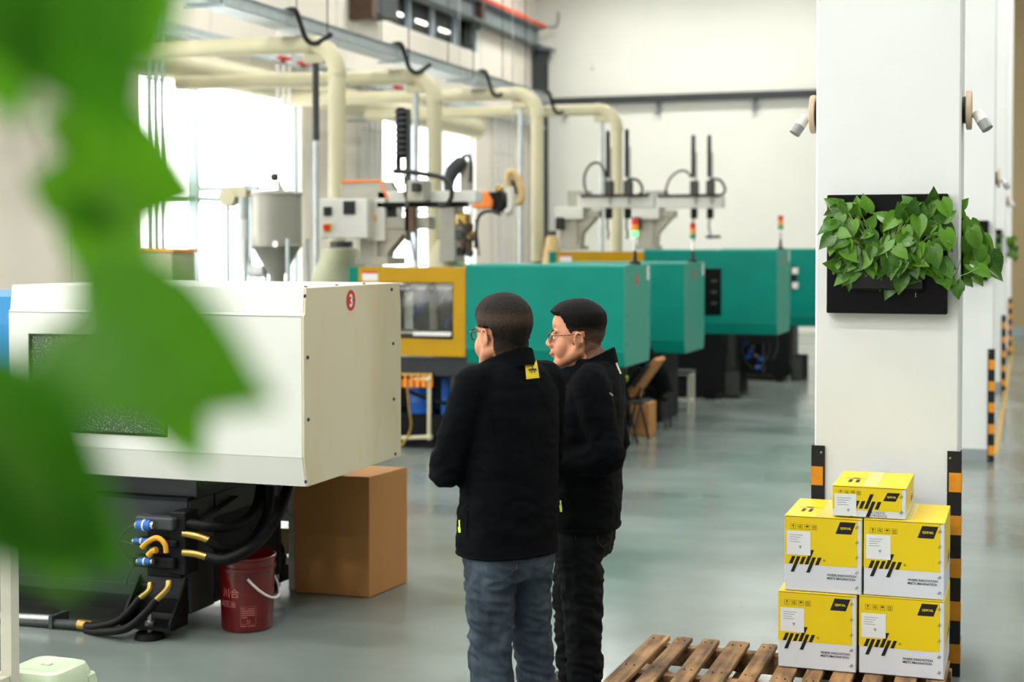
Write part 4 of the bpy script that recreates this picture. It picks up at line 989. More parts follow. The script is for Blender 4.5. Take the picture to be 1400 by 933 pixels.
# hood with orange trim
hd_ = [on_y(u, v, Y1+.05) for u, v in ((466, 272), (466, 249), (520, 247), (530, 272))]
MB().prism([(p_.x, p_.z) for p_ in hd_], 'y', Y1+.05, Y1+.4).build('hood', 'robot_grey', r1, bevel=.006)
MB().tube([p_+Vector((0, -.005, 0)) for p_ in hd_[1:]], .014, 6).build('hood_trim', 'robot_orange', r1)
PB(r1, 'traverse_beam', 'robot_white', 516, 262, 650, 277, Y1+.05, .2)
PB(r1, 'cable_trough', 'black_rubber', 515, 277, 636, 283, Y1-.02, .1, .004)
PB(r1, 'lower_arm', 'robot_grey', 514, 297, 586, 313, Y1+.02, .18)
PB(r1, 'drive_box', 'black_plastic', 516, 284, 536, 297, Y1+.05, .12)
lb = [on_y(u, v, Y1+.03) for u, v in ((514, 313), (556, 313), (530, 345), (528, 354), (514, 354))]
MB().prism([(p_.x, p_.z) for p_ in lb], 'y', Y1+.03, Y1+.2).build('gusset', 'robot_grey', r1)
PB(r1, 'carriage', 'robot_grey', 556, 246, 580, 276, Y1-.12, .2, .015)
PB(r1, 'carriage_motor', 'black_plastic', 562, 250, 572, 262, Y1-.2, .1, .01)
vch = PB(r1, 'cable_chain', 'black_rubber', 540, 147, 553, 216, Y1-.1, .08, .02)
for k in range(8): PB(r1, 'chain_link', 'rail_dark', 539.4, 152+8*k, 553.6, 154+8*k, Y1-.105, .09, 0, vch)
PB(r1, 'chain_tail', 'machine_base_dark', 540.5, 214, 546, 238, Y1-.09, .05)
PB(r1, 'vertical_arm', 'base_grey', 553.5, 149, 559, 330, Y1-.06, .06, .004)
rg = on_y(544.5, 246, Y1-.12)
MB().tube([rg+Vector((.065*math.cos(q), 0, .09*math.sin(q))) for q in [2*PI*k/20 for k in range(21)]], .009, 6).build('cable_loop', 'cable_black', r1, smooth=True)
MB().tube([on_y(u, v, Y1-.12) for u, v in ((538, 234), (556, 235), (580, 238), (604, 243), (616, 254), (617, 270), (610, 280), (600, 281))], .024, 10, sub=5).build('cable_hose', 'cable_black', r1, smooth=True)
PB(r1, 'gripper_stem', 'rust_brown', 553, 283, 566, 318, Y1-.06, .06)
for (pts, r, m_) in ((((552, 262), (557, 280), (566, 268)), .012, 'rust_brown'), (((560, 318), (562, 330), (566, 345), (567, 356)), .01, 'base_grey'), (((556, 316), (553, 322)), .012, 'robot_grey'), (((566, 310), (570, 324)), .01, 'rail_dark')):
    MB().tube([on_y(u, v, Y1-.05) for u, v in pts], r, 6).build('gripper_finger', m_, r1)
# second robot: orange hooded head with dark cable arm behind it
r2 = thing('takeout_robot', 'takeout robot with an orange hood and a dark curved cable arm', 'robot', (-6.0, 16.2, 1.7), 'takeout robots on the machines')
Y2 = 16.1
hd_ = [on_y(u, v, Y2) for u, v in ((645, 260), (660, 261), (667, 265), (673, 275), (672, 284), (645, 285), (648, 275))]
MB().prism([(p_.x, p_.z) for p_ in hd_], 'y', Y2, Y2+.25).build('orange_hood', 'robot_orange', r2, bevel=.012)
hd_ = [on_y(u, v, Y2+.05) for u, v in ((662, 263), (684, 262), (689, 275), (687, 288), (676, 290), (671, 285))]
MB().prism([(p_.x, p_.z) for p_ in hd_], 'y', Y2+.05, Y2+.3).build('wrist_housing', 'machine_base_dark', r2, bevel=.012)
MB().tube([on_y(u, v, Y2+.1) for u, v in ((697, 256), (699, 270), (698, 286), (692, 291))], .045, 10, sub=3).build('wrist_cover', 'robot_white', r2, smooth=True)
q = on_y(683, 259, Y2+.1); MB().ball(q, .05, 10, 8).build('wrist_joint', 'brass', r2, smooth=True)
MB().tube([on_y(u, v, Y2-.02) for u, v in ((684, 293), (672, 289), (660, 291), (653, 300), (651, 318), (650, 340))], .02, 8, sub=4).build('cable_hose', 'cable_black', r2, smooth=True)
MB().tube([on_y(u, v, Y2+.15) for u, v in ((613, 262), (614, 245), (620, 232), (630, 222), (636, 219))], [.05, .075, .085, .08, .05], 12).build('curved_arm', 'rail_dark', r2, smooth=True)
PB(r2, 'arm_column', 'robot_grey', 628, 220, 640, 262, Y2+.2, .2, .02)
MB().tube([on_y(u, v, Y2+.1) for u, v in ((632, 214), (640, 213), (644, 222), (643, 250))], .02, 8, sub=3).build('arm_cable', 'cable_black', r2, smooth=True)
PB(r2, 'traverse_beam', 'robot_white', 600, 263, 648, 280, Y2+.1, .2)
PB(r2, 'pedestal', 'robot_grey', 600, 280, 622, 358, Y2+.2, .3)
for k, (u, v, r, m_) in enumerate(((634, 300, .07, 'brass'), (640, 312, .06, 'rust_brown'), (630, 322, .06, 'base_grey'), (638, 334, .065, 'rust_brown'), (645, 322, .05, 'brass'), (632, 344, .05, 'machine_base_dark'), (643, 346, .045, 'base_grey'))):
    q = on_y(u, v, Y2+.1); MB().box(q.x-r, q.x+r, Y2+.02, Y2+.02+2*r, q.z-r, q.z+r).build('gripper_block', m_, r2, bevel=.02)
for (u0, v0, u1, v1) in ((626, 300, 648, 330), (640, 305, 630, 350), (650, 300, 655, 350)):
    MB().cyl(on_y(u0, v0, Y2), on_y(u1, v1, Y2), .012, n=6).build('gripper_rod', 'rail_dark', r2)
# cable reel hanging beside the stanchion
cr = thing('cable_reel', 'tan oval cable reel hanging behind the orange robot', 'reel', on_y(705, 255, 18.5))
rc = on_y(704, 256, 18.5)
ov = [rc+Vector((.08*math.cos(q)+.05*math.sin(q), 0, -.2*math.sin(q))) for q in [2*PI*k/24 for k in range(25)]]
MB().tube(ov, .05, 8).build('rim', 'tan_board', cr, smooth=True)
MB().box(rc.x-.04, rc.x+.05, 18.48, 18.52, rc.z-.1, rc.z+.1).build('hub', 'black_plastic', cr)
MB().cyl(rc+Vector((-.03, 0, .2)), Vector((rc.x-.03, 18.5, ZC-.001)), .008, n=6).build('hanger', 'steel', cr)
# far pair of robots with twin masts
def twin_robot(label, Y, x_px, ped, beam, m1_, m2_, hook):
    t = thing('takeout_robot', label, 'robot', on_y(ped[0], 350, Y), 'takeout robots on the machines')
    u0, u1 = ped
    PB(t, 'pedestal', 'robot_grey', u0, 298, u1, 337, Y, .35)
    PB(t, 'mount_plate', 'robot_grey', u0-3, 336, u1+3, 341.5, Y-.05, .45)
    hb_ = PB(t, 'body', 'robot_white', u0-6, 283, u1+8, 300, Y-.05, .4, .01)
    PB(t, 'drive_box', 'black_plastic', u0-6, 297, u0+4, 314, Y-.1, .15)
    PB(t, 'side_case', 'robot_grey', beam[0]-14, 261, beam[0]+14, 284, Y+.1, .25)
    PB(t, 'traverse_beam', 'robot_white', beam[0], 268, beam[1], 284, Y, .2)
    PB(t, 'cable_trough', 'rail_dark', beam[0]+4, 266, beam[1]-6, 269, Y-.02, .12, .003)
    PB(t, 'lower_arm', 'robot_grey', u1, 288, u1+30, 297, Y+.02, .15)
    lb_ = [on_y(u, v, Y+.03) for u, v in ((u1, 297), (u1+26, 297), (u1+6, 320), (u1+5, 337), (u1, 337))]
    MB().prism([(p_.x, p_.z) for p_ in lb_], 'y', Y+.03, Y+.2).build('gusset', 'robot_grey', t)
    for (u, vt, vb2) in (m1_, m2_):
        ch = PB(t, 'cable_chain', 'machine_base_dark', u-2.2, vt, u+2.2, vb2-22, Y-.05, .08, .02)
        PB(t, 'vertical_arm', 'robot_grey', u+2.4, vt+24, u+5, vb2+14, Y-.02, .05, .003)
        PB(t, 'carriage', 'base_grey', u-4, vb2-18, u+6, vb2+2, Y-.1, .15, .01)
        PB(t, 'gripper_head', 'machine_base_dark', u-3, vb2+20, u+5, vb2+34, Y-.06, .1, .008)
        MB().tube([on_y(u+a_, vb2+b_, Y-.04) for a_, b_ in ((1, 33), (0, 45), (2, 54), (1, 62))], .015, 6).build('gripper_stem', 'base_grey', t)
    (u, vt, vb2) = m1_
    MB().tube([on_y(u-a_, vb2-b_, Y-.08) for a_, b_ in hook], .016, 8, sub=5).build('cable_hose', 'cable_black', t, smooth=True)
    (u, vt, vb2) = m2_
    MB().tube([on_y(u+a_, vb2+b_, Y-.08) for a_, b_ in ((-1, -16), (6, -20), (16, -18), (22, -8), (20, 0), (10, 3))], .018, 8, sub=5).build('cable_hose', 'cable_black', t, smooth=True)
    return t
r3 = twin_robot('takeout robot with twin masts standing before the last cream duct', 19.0, 0, (765, 789), (789, 893), (830, 178, 265), (856, 176, 265), ((27, -1), (31, 12), (30, 28), (22, 40), (12, 42), (4, 32), (1, 14)))
r4 = twin_robot('takeout robot with twin masts standing clear of the ducts', 21.6, 0, (871, 893), (895, 988), (947, 184, 265), (969, 184, 265), ((37, -3), (36, 8), (30, 22), (18, 31), (8, 30), (2, 22)))
MB().box(on_y(966, 323, 21.55).x, on_y(985, 323, 21.55).x, 21.5, 21.56, on_y(966, 326, 21.55).z, on_y(966, 322, 21.55).z).build('gripper_bar', 'rail_dark', r4)
# ================================================================ pallet and product boxes
pal = thing('wooden_pallet', 'worn wooden pallet carrying the yellow product boxes', 'pallet', (-.93, 6.1, 0))
PX = [(-1.6, -1.514), (-1.484, -1.412), (-1.364, -1.29), (-1.246, -1.155), (-1.102, -1.033), (-.985, -.9), (-.86, -.79), (-.745, -.66), (-.62, -.545), (-.5, -.415), (-.375, -.3)]
for k, (a, b) in enumerate(PX):
    j = random.uniform(-.012, .012); sk = random.uniform(-.012, .012) if k else -.02
    yb_, yf_ = 6.6+j, 5.58+j
    mb = MB(); v_ = [(a+sk, yf_), (b+sk, yf_), (b, yb_), (a, yb_)]
    mb.prism(v_, 'z', .123+random.uniform(-.001, .0), .145+(random.uniform(-.002, .0)))
    o = mb.build('deck_board', 'pallet_wood', pal, bevel=.003)
    for yy in (6.53, 6.08, 5.65):
        for xx in (.3, .7): MB().cyl((a+(b-a)*xx+sk*(6.6-yy), yy+random.uniform(-.01, .01), .1445), (a+(b-a)*xx+sk*(6.6-yy), yy, .1465), .004, n=6).build('nail', 'rail_dark', o)
for yy in (6.5, 6.05, 5.6):
    MB().box(-1.6, -.29, yy, yy+.05, .035, .122).build('stringer', 'pallet_wood', pal, bevel=.003)
for x in (-1.6, -1.2, -.8, -.38):
    MB().box(x, x+.09, 5.58, 6.57, .012, .034).build('bottom_board', 'pallet_wood', pal, bevel=.002)
    for yy in (6.5, 6.05, 5.6): MB().box(x, x+.085, yy-.01, yy+.06, 0, .012).build('skid', 'pallet_wood', pal)

def product_box(label, x0, x1, y0, z0, z1, dep, tall=True):
    t = thing('product_box', label, 'box', ((x0+x1)/2, y0+dep/2, z0), 'yellow product boxes on the pallet')
    y1 = y0+dep; zs = z0+(.112 if tall else .03)
    MB().box(x0, x1, y0, y1, z0, z1).build('carton_body', 'box_white', t, bevel=.003)
    e = .0012
    MB().box(x0-.0004, x1-.018, y0-e, y0, zs, z1-.001).build('front_print', 'box_yellow', t)
    MB().box(x1, x1+e, y0+.002, y1-.002, zs, z1-.001).build('side_print', 'box_yellow', t)
    MB().box(x0-e, x0, y0+.002, y1-.002, zs, z1-.001).build('side_print', 'box_yellow', t)
    for k, (ya, yb_) in enumerate(((y0, y0+dep*.497), (y0+dep*.503, y1))):
        MB().box(x0-.001, x1+.001, ya-.001, yb_, z1, z1+.004).build('top_flap', 'box_yellow', t, bevel=.001)
    MB().box((x0+x1)/2-.03, (x0+x1)/2+.03, y0+.004, y1, z1+.004, z1+.0046).build('tape', 'tape_clear', t)
    MB().box(x0+.003, x1-.006, y0-.0016, y0-.0002, z1-.0015, z1+.0008).build('flap_gap', 'cardboard_edge', t)
    F = lambda dx, dz: (x0+dx, y0-e-.0006, z0+dz)
    # logo of slanted bars
    lg = MB()
    def bar(dx, zb, zt):  # dx measured at the x-height line
        sk = .4
        xh = base+.032
        P_ = lambda z, off: F(dx+off-(xh-z)*sk, z)
        lg.add([P_(zb, 0), P_(zb, .0146), P_(zt, .0146), P_(zt, 0)], [(0, 1, 2, 3)])
    if tall:
        base = .112; ox = .030; h = z1-z0
    else:
        base = .036; ox = .075
    bs = [(0, 0, 0), (.0205, -.034, 0), (.043, 0, 0), (.0645, 0, .03), (.0845, -.034, 0), (.1075, 0, 0)]
    for (dx, lo, hi) in bs: bar(ox+dx, base+lo, base+.032+hi)
    lg.build('logo_print', 'print_black', t)
    tx_ = MB()
    if tall:
        place_text(tx_, 'WHERE INNOVATION', .0135, lambda a_, b_: F(.174+a_*.88, .07+b_), bold=.0002)
        MB_ = MB(); place_text(MB_, 'MEETS IMAGINATION', .0135, lambda a_, b_: F(.174+a_*.88, .0565+b_), bold=.0002); MB_.build('slogan_print', 'print_black', t)
        MB_ = MB(); place_text(MB_, '®', .014, lambda a_, b_: F(.158+a_, .128+b_)); MB_.build('registered_mark', 'print_black', t)
    else:
        place_text(tx_, 'WE CREATE', .0125, lambda a_, b_: F(.143+a_, .0175+b_))
        MB_ = MB(); place_text(MB_, 'WE PRODUCE', .0125, lambda a_, b_: F(.138+a_, .0055+b_)); MB_.build('slogan_print', 'print_black', t)
    tx_.build('slogan_print', 'print_black', t)
    # dark slanted badge
    bx_ = x1-x0-.018; bw, bh = (.064, .05) if tall else (.05, .035); h = z1-z0
    zb_ = h-.062 if tall else h-.052
    bd = MB(); xr = bx_-.006
    bd.add([F(xr-bw-.018, zb_), F(xr-.018, zb_), F(xr, zb_+bh), F(xr-bw, zb_+bh)], [(0, 1, 2, 3)])
    bo = bd.build('badge_print', 'print_black', t)
    bt = MB(); place_text(bt, 'QDP.NL', .0125 if tall else .01, lambda a_, b_: (F(xr-bw/2-.009+a_, zb_+bh*.4+b_)[0], y0-e-.0012, F(0, zb_+bh*.4+b_)[2]), 'CENTER', bold=.0004)
    bt.build('badge_lettering', 'label_yellow', bo)
    # handling icons
    ic = MB(); iz = h-.052 if tall else h-.032; s_ = .021 if tall else .0165
    for k in range(4):
        ix = .024+k*(s_+.008)
        for (a0, a1, b0, b1) in ((0, s_, 0, .0011), (0, s_, s_-.0011, s_), (0, .0011, 0, s_), (s_-.0011, s_, 0, s_)):
            ic.add([F(ix+a0, iz+b0), F(ix+a1, iz+b0), F(ix+a1, iz+b1), F(ix+a0, iz+b1)], [(0, 1, 2, 3)])
        c_ = lambda a_, b_: F(ix+s_*a_, iz+s_*b_)
        if k == 0:   # glass
            ic.add([c_(.34, .82), c_(.66, .82), c_(.6, .5), c_(.53, .45), c_(.53, .22), c_(.66, .16), c_(.34, .16), c_(.47, .22), c_(.47, .45), c_(.4, .5)], [(0, 1, 2, 3, 8, 9), (3, 4, 7, 8), (4, 5, 6, 7)])
        elif k == 1:  # recycling ring
            for j in range(3):
                q0 = j*2.094+.5; ar = [(.5+.3*math.cos(q0+i*.4), .5+.3*math.sin(q0+i*.4)) for i in range(5)]; ar2 = [(.5+.13*math.cos(q0+i*.4), .5+.13*math.sin(q0+i*.4)) for i in range(5)]
                for i in range(4): ic.add([c_(*ar[i]), c_(*ar[i+1]), c_(*ar2[i+1]), c_(*ar2[i])], [(0, 1, 2, 3)])
        elif k == 2:  # umbrella
            ic.add([c_(.5+.33*math.cos(PI*i/8), .52+.28*math.sin(PI*i/8)) for i in range(9)], [tuple(range(9))])
            ic.add([c_(.47, .52), c_(.53, .52), c_(.53, .2), c_(.47, .2)], [(0, 1, 2, 3)])
        else:         # two upright arrows
            for a0 in (.3, .64):
                ic.add([c_(a0-.05, .25), c_(a0+.05, .25), c_(a0+.05, .6), c_(a0-.05, .6), c_(a0-.14, .6), c_(a0+.14, .6), c_(a0, .84)], [(0, 1, 2, 3), (4, 5, 6)])
            ic.add([c_(.16, .14), c_(.78, .14), c_(.78, .2), c_(.16, .2)], [(0, 1, 2, 3)])
    ic.build('handling_icons', 'print_black', t)
    # white shipping label with faint print
    la, lb_, lc, ld = (.008, .106, .15, .25) if tall else (.008, .096, .004, .094)
    lo_ = MB().box(x0+la, x0+lb_, y0-e-.0014, y0-e-.0008, z0+lc, z0+ld).build('shipping_label', 'box_label', t)
    lt = MB()
    for k, w_ in enumerate((.055, .046, .036, .044)):
        zz = z0+ld-.018-.0095*k; xx = x0+la+.012
        lt.add([(xx, y0-e-.0018, zz), (xx+w_, y0-e-.0018, zz), (xx+w_, y0-e-.0018, zz+.0022), (xx, y0-e-.0018, zz+.0022)], [(0, 1, 2, 3)])
    xx, zz = x0+la+.05, z0+ld-.075
    lt.add([(xx, y0-e-.0018, zz+.012), (xx+.006, y0-e-.0018, zz), (xx+.012, y0-e-.0018, zz+.012), (xx+.009, y0-e-.0018, zz+.014), (xx+.003, y0-e-.0018, zz+.014)], [(0, 1, 2, 3, 4)])
    lt.build('label_lettering', 'print_grey', lo_)
    # staples along the right seam
    n_ = 5 if tall else 2
    for k in range(n_):
        zz = z0+.03+(h-.06)*k/(n_-1); 
        MB().tube([(x1-.026, y0-e-.001, zz-.006), (x1-.016, y0-e-.001, zz+.006)], .0009, 5).build('staple', 'rail_dark', t)
        MB().tube([(x1-.02, y0-e-.001, zz-.008), (x1-.012, y0-e-.001, zz+.002)], .0009, 5).build('staple', 'rail_dark', t)
    # faded mark on the top flap and on the side
    mk = MB(); xx, yy, zz = x0+.06, y0+dep*.35, z1+.0048
    for (a0, a1, b0, b1) in ((.0, .03, .05, .075), (-.03, .06, .055, .062), (-.01, .005, -.05, .03), (.02, .035, -.05, .03)):
        mk.add([(xx+a0, yy+b0, zz), (xx+a1, yy+b0, zz), (xx+a1, yy+b1, zz), (xx+a0, yy+b1, zz)], [(0, 1, 2, 3)])
    mk.build('top_mark', 'print_black', t)
    MB().add([(x1+e+.0006, y0+dep*.55, z0+h*.3), (x1+e+.0006, y0+dep*.75, z0+h*.38), (x1+e+.0006, y0+dep*.75, z0+h*.5), (x1+e+.0006, y0+dep*.55, z0+h*.42)], [(0, 1, 2, 3)]).build('side_mark', 'print_black', t)
    return t
product_box('yellow and white box on the pallet beside the bare boards, bottom of its stack', -.974, -.656, 6.249, .1475, .462, .44)
product_box('yellow and white box on the pallet beside the striped guard, bottom of its stack', -.645, -.309, 6.262, .1475, .465, .44)
product_box('yellow and white box resting on another, with a dark mark on its open top', -.951, -.637, 6.262, .4685, .778, .44)
product_box('yellow and white box resting on another, half hidden on top by the small box', -.628, -.31, 6.265, .4715, .781, .44)
product_box('small flat yellow box lying on top of the stacked boxes', -.757, -.462, 6.275, .788, .912, .42, False)

# ================================================================ wall planters and pothos plants
WTAB = [(0, .17), (.1, .33), (.25, .405), (.45, .37), (.65, .26), (.84, .115), (1.0, .004)]
def leaf_mesh(name, fold, droop, curl, fine=1):
    vs_, fs_ = [], []
    tab = WTAB
    if fine > 1:
        tab = []
        for i in range(len(WTAB)-1):
            for k in range(fine):
                f = k/fine; tab.append((WTAB[i][0]*(1-f)+WTAB[i+1][0]*f, WTAB[i][1]*(1-f)+WTAB[i+1][1]*f))
        tab.append(WTAB[-1])
    ss = [-1, -.5, 0, .5, 1] if fine == 1 else [-1, -.75, -.5, -.25, 0, .25, .5, .75, 1]
    for t, w in tab:
        for s in ss:
            x = t-.17*abs(s)*(1-t)**3
            y = s*w
            z = fold*abs(y)-droop*t*t+curl*s*w*t
            vs_.append((x, y, z))
    n = len(ss)
    for i in range(len(tab)-1):
        for k in range(n-1): fs_.append((i*n+k, i*n+k+1, (i+1)*n+k+1, (i+1)*n+k))
    me = bpy.data.meshes.new(name); me.from_pydata(vs_, [], fs_)
    for p in me.polygons: p.use_smooth = True
    me.materials.append(M['pothos_leaf']); return me
LEAVES = [leaf_mesh('leaf', f, d, c) for f, d, c in ((.35, .12, .0), (.2, .25, .1), (.5, .1, -.1), (.15, .35, .15), (.4, .2, .2), (.1, .05, -.15))]
def leaf(parent, pos, dirv, nrm, length, me=None, name='leaf'):
    me = me or random.choice(LEAVES)
    o = bpy.data.objects.new(name, me); col.objects.link(o); o.parent = parent
    x = Vector(dirv).normalized(); z = Vector(nrm); z = (z-x*z.dot(x)).normalized(); y = z.cross(x)
    m_ = Matrix((x, y, z)).transposed().to_4x4()
    o.matrix_local = Matrix.Translation(Vector(pos)-root_of(parent).location) @ m_ @ Matrix.Scale(length, 4)
    return o
def planter(k, label, n_leaf, plabel, only_left=False, extra=()):
    y = COLY[k]; yp = y-.07
    x0, x1, z0, z1 = -.853, -.333, 1.605, 2.133
    t = thing('wall_planter', label, 'planter', ((x0+x1)/2, y-.035, z0), 'black wall planters on the columns')
    MB().box(x0, x1, yp, y-.001, z0, z1).build('panel', 'black_gloss', t, bevel=.004)
    po = MB().prism([(yp, 1.70), (yp-.08, 1.72), (yp-.1, 1.86), (yp-.09, 1.86), (yp-.072, 1.73), (yp, 1.715)], 'x', x0+.12, x1-.1).build('pocket', 'black_plastic', t)
    MB().box(x1-.135, x1-.132, yp-.002, yp, 1.68, 1.8).build('pocket_hook', 'steel', t)
    if not n_leaf: return
    pt = thing('pothos_plant', plabel, 'plant', ((x0+x1)/2, yp-.05, 1.73), 'pothos plants in the wall planters')
    MB().box(x0+.13, x1-.11, yp-.07, yp-.002, 1.735, 1.84).build('soil', 'rust_brown', pt)
    stems = []
    for i in range(n_leaf):
        while True:
            a_, b_ = random.random(), random.random()
            # outline of the foliage mass on the panel
            top = 2.06+.03*math.sin(a_*9+1); bot = 1.75+.06*abs(a_-.55)*2-.03*math.sin(a_*14)
            break
        if only_left: a_ *= .6
        x = x0+.035+a_*(x1-x0-.04); z = bot+b_*(top-bot)
        dep = .02+.14*(1-abs(b_-.45)*1.3)*random.uniform(.35, 1)
        p = Vector((x, yp-dep, z))
        up_ = b_ > .8 and random.random() < .5
        ang = random.gauss(0, .65)+(a_-.5)*.7
        d = Vector((math.sin(ang), random.uniform(-.45, .1), (math.cos(ang)*.55 if up_ else -math.cos(ang))))
        nrm = Vector((random.uniform(-.55, .55), -1, random.uniform(-.1, .9)))
        L = random.uniform(.055, .098)
        leaf(pt, p, d, nrm, L)
        stems.append((p, Vector((x0+.13+(x1-x0-.26)*(.15+.7*a_), yp-.03, 1.8))))
    st_ = MB()
    for p, q in stems:
        mid = (p+q)/2+Vector((0, -.03, .05)); st_.tube([q, mid, p], .0022, 4, sub=3)
    so_ = st_.build('stems', 'stem_green', pt); so_['kind'] = 'stuff'
    for (u, v, u2, v2, yy, L, su, sv) in extra:
        p = on_y(u, v, yp-yy); q = on_y(u2, v2, yp-yy-.01)
        leaf(pt, p, q-p, (random.uniform(-.3, .3), -1, .35), L)
    return pt
p1_ = planter(0, 'square black wall planter on the column behind the boxes', 165, 'lush variegated pothos filling the planter behind the boxes',
        extra=((1337, 365, 1355, 380, .04, .075, 0, 0), (1308, 385, 1309, 410, .05, .08, 0, 0), (1286, 358, 1310, 368, .04, .075, 0, 0), (1287, 275, 1300, 300, .08, .09, 0, 0), (1282, 325, 1298, 340, .09, .09, 0, 0), (1290, 370, 1296, 396, .07, .09, 0, 0), (1136, 300, 1128, 322, .06, .07, 0, 0), (1186, 290, 1180, 264, .05, .085, 0, 0), (1174, 292, 1171, 268, .04, .08, 0, 0), (1266, 295, 1283, 268, .06, .085, 0, 0), (1206, 380, 1204, 392, .05, .06, 0, 0), (1240, 370, 1232, 395, .05, .08, 0, 0)))
def vine(pt, pts, yy, r=.0022):
    MB().tube([on_y(u, v, yy) for u, v in pts], r, 5, sub=4).build('trailing_stem', 'stem_green', pt)
vine(p1_, ((1275, 360), (1292, 372), (1300, 380), (1320, 375), (1338, 366)), 6.74)
vine(p1_, ((1295, 374), (1303, 378), (1308, 386)), 6.74)
vine(p1_, ((1297, 380), (1305, 378), (1309, 370), (1313, 355)), 6.76)
planter(1, 'square black wall planter on the second column', 26, 'pothos in the planter of the second column, mostly hidden', True)
planter(2, 'small looking black wall planter on the third column', 46, 'pothos in the planter on the front of the third column')
def side_plant(k, label, plabel, n_):
    y = COLY[k]
    t = thing('side_planter', label, 'planter', (CX1+.015, y+.17, 1.62), 'slim planters on the aisle side of the columns')
    MB().box(CX1+.001, CX1+.009, y+.1, y+.31, 1.7, 2.03).build('panel', 'black_gloss', t, bevel=.003)
    MB().prism([(CX1+.009, 1.76), (CX1+.04, 1.77), (CX1+.046, 1.84), (CX1+.042, 1.84), (CX1+.036, 1.775), (CX1+.009, 1.77)], 'y', y+.13, y+.28).build('pocket', 'black_plastic', t)
    pt = thing('pothos_plant', plabel, 'plant', (CX1+.05, y+.17, 1.73), 'pothos plants on the aisle side of the columns')
    MB().box(CX1+.01, CX1+.036, y+.14, y+.27, 1.775, 1.82).build('soil', 'rust_brown', pt)
    s_ = MB()
    for i in range(n_):
        b_ = random.random(); z = 1.78+.25*b_
        x = CX1+.03+random.random()*(.1 if b_ < .6 else .045); yy = y+.02+random.random()*.26
        p = Vector((x, yy, z)); ang = random.gauss(.1, .5)
        leaf(pt, p, (math.sin(ang)*.8+.15, random.uniform(-.5, .1), -math.cos(ang)), (random.uniform(-.1, .7), -.9, random.uniform(0, .6)), random.uniform(.07, .105))
        s_.tube([Vector((CX1+.04, y+.17, 1.8)), (p+Vector((CX1+.04, y+.17, 1.85)))/2+Vector((.02, 0, .04)), p], .002, 4, sub=2)
    so_ = s_.build('stems', 'stem_green', pt); so_['kind'] = 'stuff'
    return pt
ps = side_plant(0, 'slim black planter on the aisle side of the column behind the boxes', 'pothos spilling over the aisle side of the column behind the boxes', 34)
for (u, v, u2, v2, L) in ((1313, 284, 1330, 264, .055), (1314, 300, 1318, 282, .05), (1316, 380, 1330, 392, .065)):
    p = on_y(u, v, 6.98); q = on_y(u2, v2, 6.96); leaf(ps, p, q-p, (.2, -1, .2), L)
side_plant(2, 'slim black planter on the aisle side of the third column', 'pothos spilling over the aisle side of the third column', 26)

# ================================================================ folding chair, small carton, stool frame between the machines
ch = thing('folding_chair', 'black legged chair with tilted wooden back beside the teal machine', 'chair', (-3.5, 14.2, 0))
cz_ = on_z(872, 607, 0)
Yc = cz_.y
L_ = lambda u, v, y: on_y(u, v, y)
MB().tube([L_(872, 607, Yc), L_(856, 545, Yc), L_(850, 520, Yc)], .013, 8).build('leg', 'black_plastic', ch)
MB().tube([L_(887, 601, Yc+.25), L_(876, 555, Yc+.2), L_(870, 525, Yc+.2)], .013, 8).build('leg', 'black_plastic', ch)
MB().tube([L_(858, 600, Yc+.2), L_(868, 555, Yc+.1), L_(876, 530, Yc+.1)], .011, 8).build('leg', 'black_plastic', ch)
MB().tube([L_(864, 607, Yc-.02), L_(872, 570, Yc), L_(878, 545, Yc)], .011, 8).build('leg', 'base_grey', ch)
a = L_(862, 551, Yc); MB().box(a.x-.02, a.x+.13, Yc, Yc+.36, a.z-.015, a.z+.015).build('seat', 'base_grey', ch, bevel=.01)
def slab(pts, y0, y1, name, m_):
    P = [on_y(u, v, y0) for u, v in pts]; Q = [p_+Vector((.0, y1-y0, 0)) for p_ in P]
    n = len(P); MB().add(P+Q, [(i, (i+1) % n, n+(i+1) % n, n+i) for i in range(n)]+[tuple(range(n)), tuple(range(2*n-1, n-1, -1))]).build(name, m_, ch, bevel=.004)
slab(((858, 533), (862, 545), (899, 494), (894, 490)), Yc+.02, Yc+.38, 'backrest', 'cardboard')
slab(((862, 527), (867, 531), (889, 500), (884, 497)), Yc-.02, Yc+.019, 'back_slat', 'rail_dark')
slab(((853, 530), (857, 533), (877, 505), (872, 502)), Yc-.02, Yc+.019, 'back_slat', 'machine_base_dark')
a = L_(853, 518, Yc); tag(MB().box(a.x-.03, a.x+.03, Yc+.0, Yc+.05, a.z-.04, a.z+.03).build('yellow_cloth', 'neon_yellow', None, bevel=.015), 'small bright yellow cloth on the tilted chair', 'cloth')
cz2 = on_z(878, 597, 0)
ct2 = thing('small_carton', 'small tan carton under the tilted chair', 'carton', (cz2.x, cz2.y+.15, 0))
MB().box(cz2.x-.12, cz2.x+.07, cz2.y, cz2.y+.3, 0, .33).build('body', 'cardboard', ct2, bevel=.004)
MB().box(cz2.x-.12, cz2.x+.07, cz2.y+.01, cz2.y+.148, .33, .334).build('flap', 'cardboard', ct2)
MB().box(cz2.x-.12, cz2.x+.07, cz2.y+.152, cz2.y+.29, .33, .334).build('flap', 'cardboard', ct2)
sf = on_z(930, 562, 0)
fs = thing('stool_frame', 'cream steel stool frame with a dark seat beside the teal machines', 'stool', (sf.x, sf.y, 0))
hh = on_d(930, 513, (sf-Vector((0, 0, 0))).dot(_fw)+.0).z
hh = .44
for (dx, dy) in ((-.1, 0), (.1, 0), (-.1, .22), (.1, .22)):
    MB().box(sf.x+dx-.016, sf.x+dx+.016, sf.y+dy, sf.y+dy+.032, 0, hh).build('leg', 'cream_steel', fs)
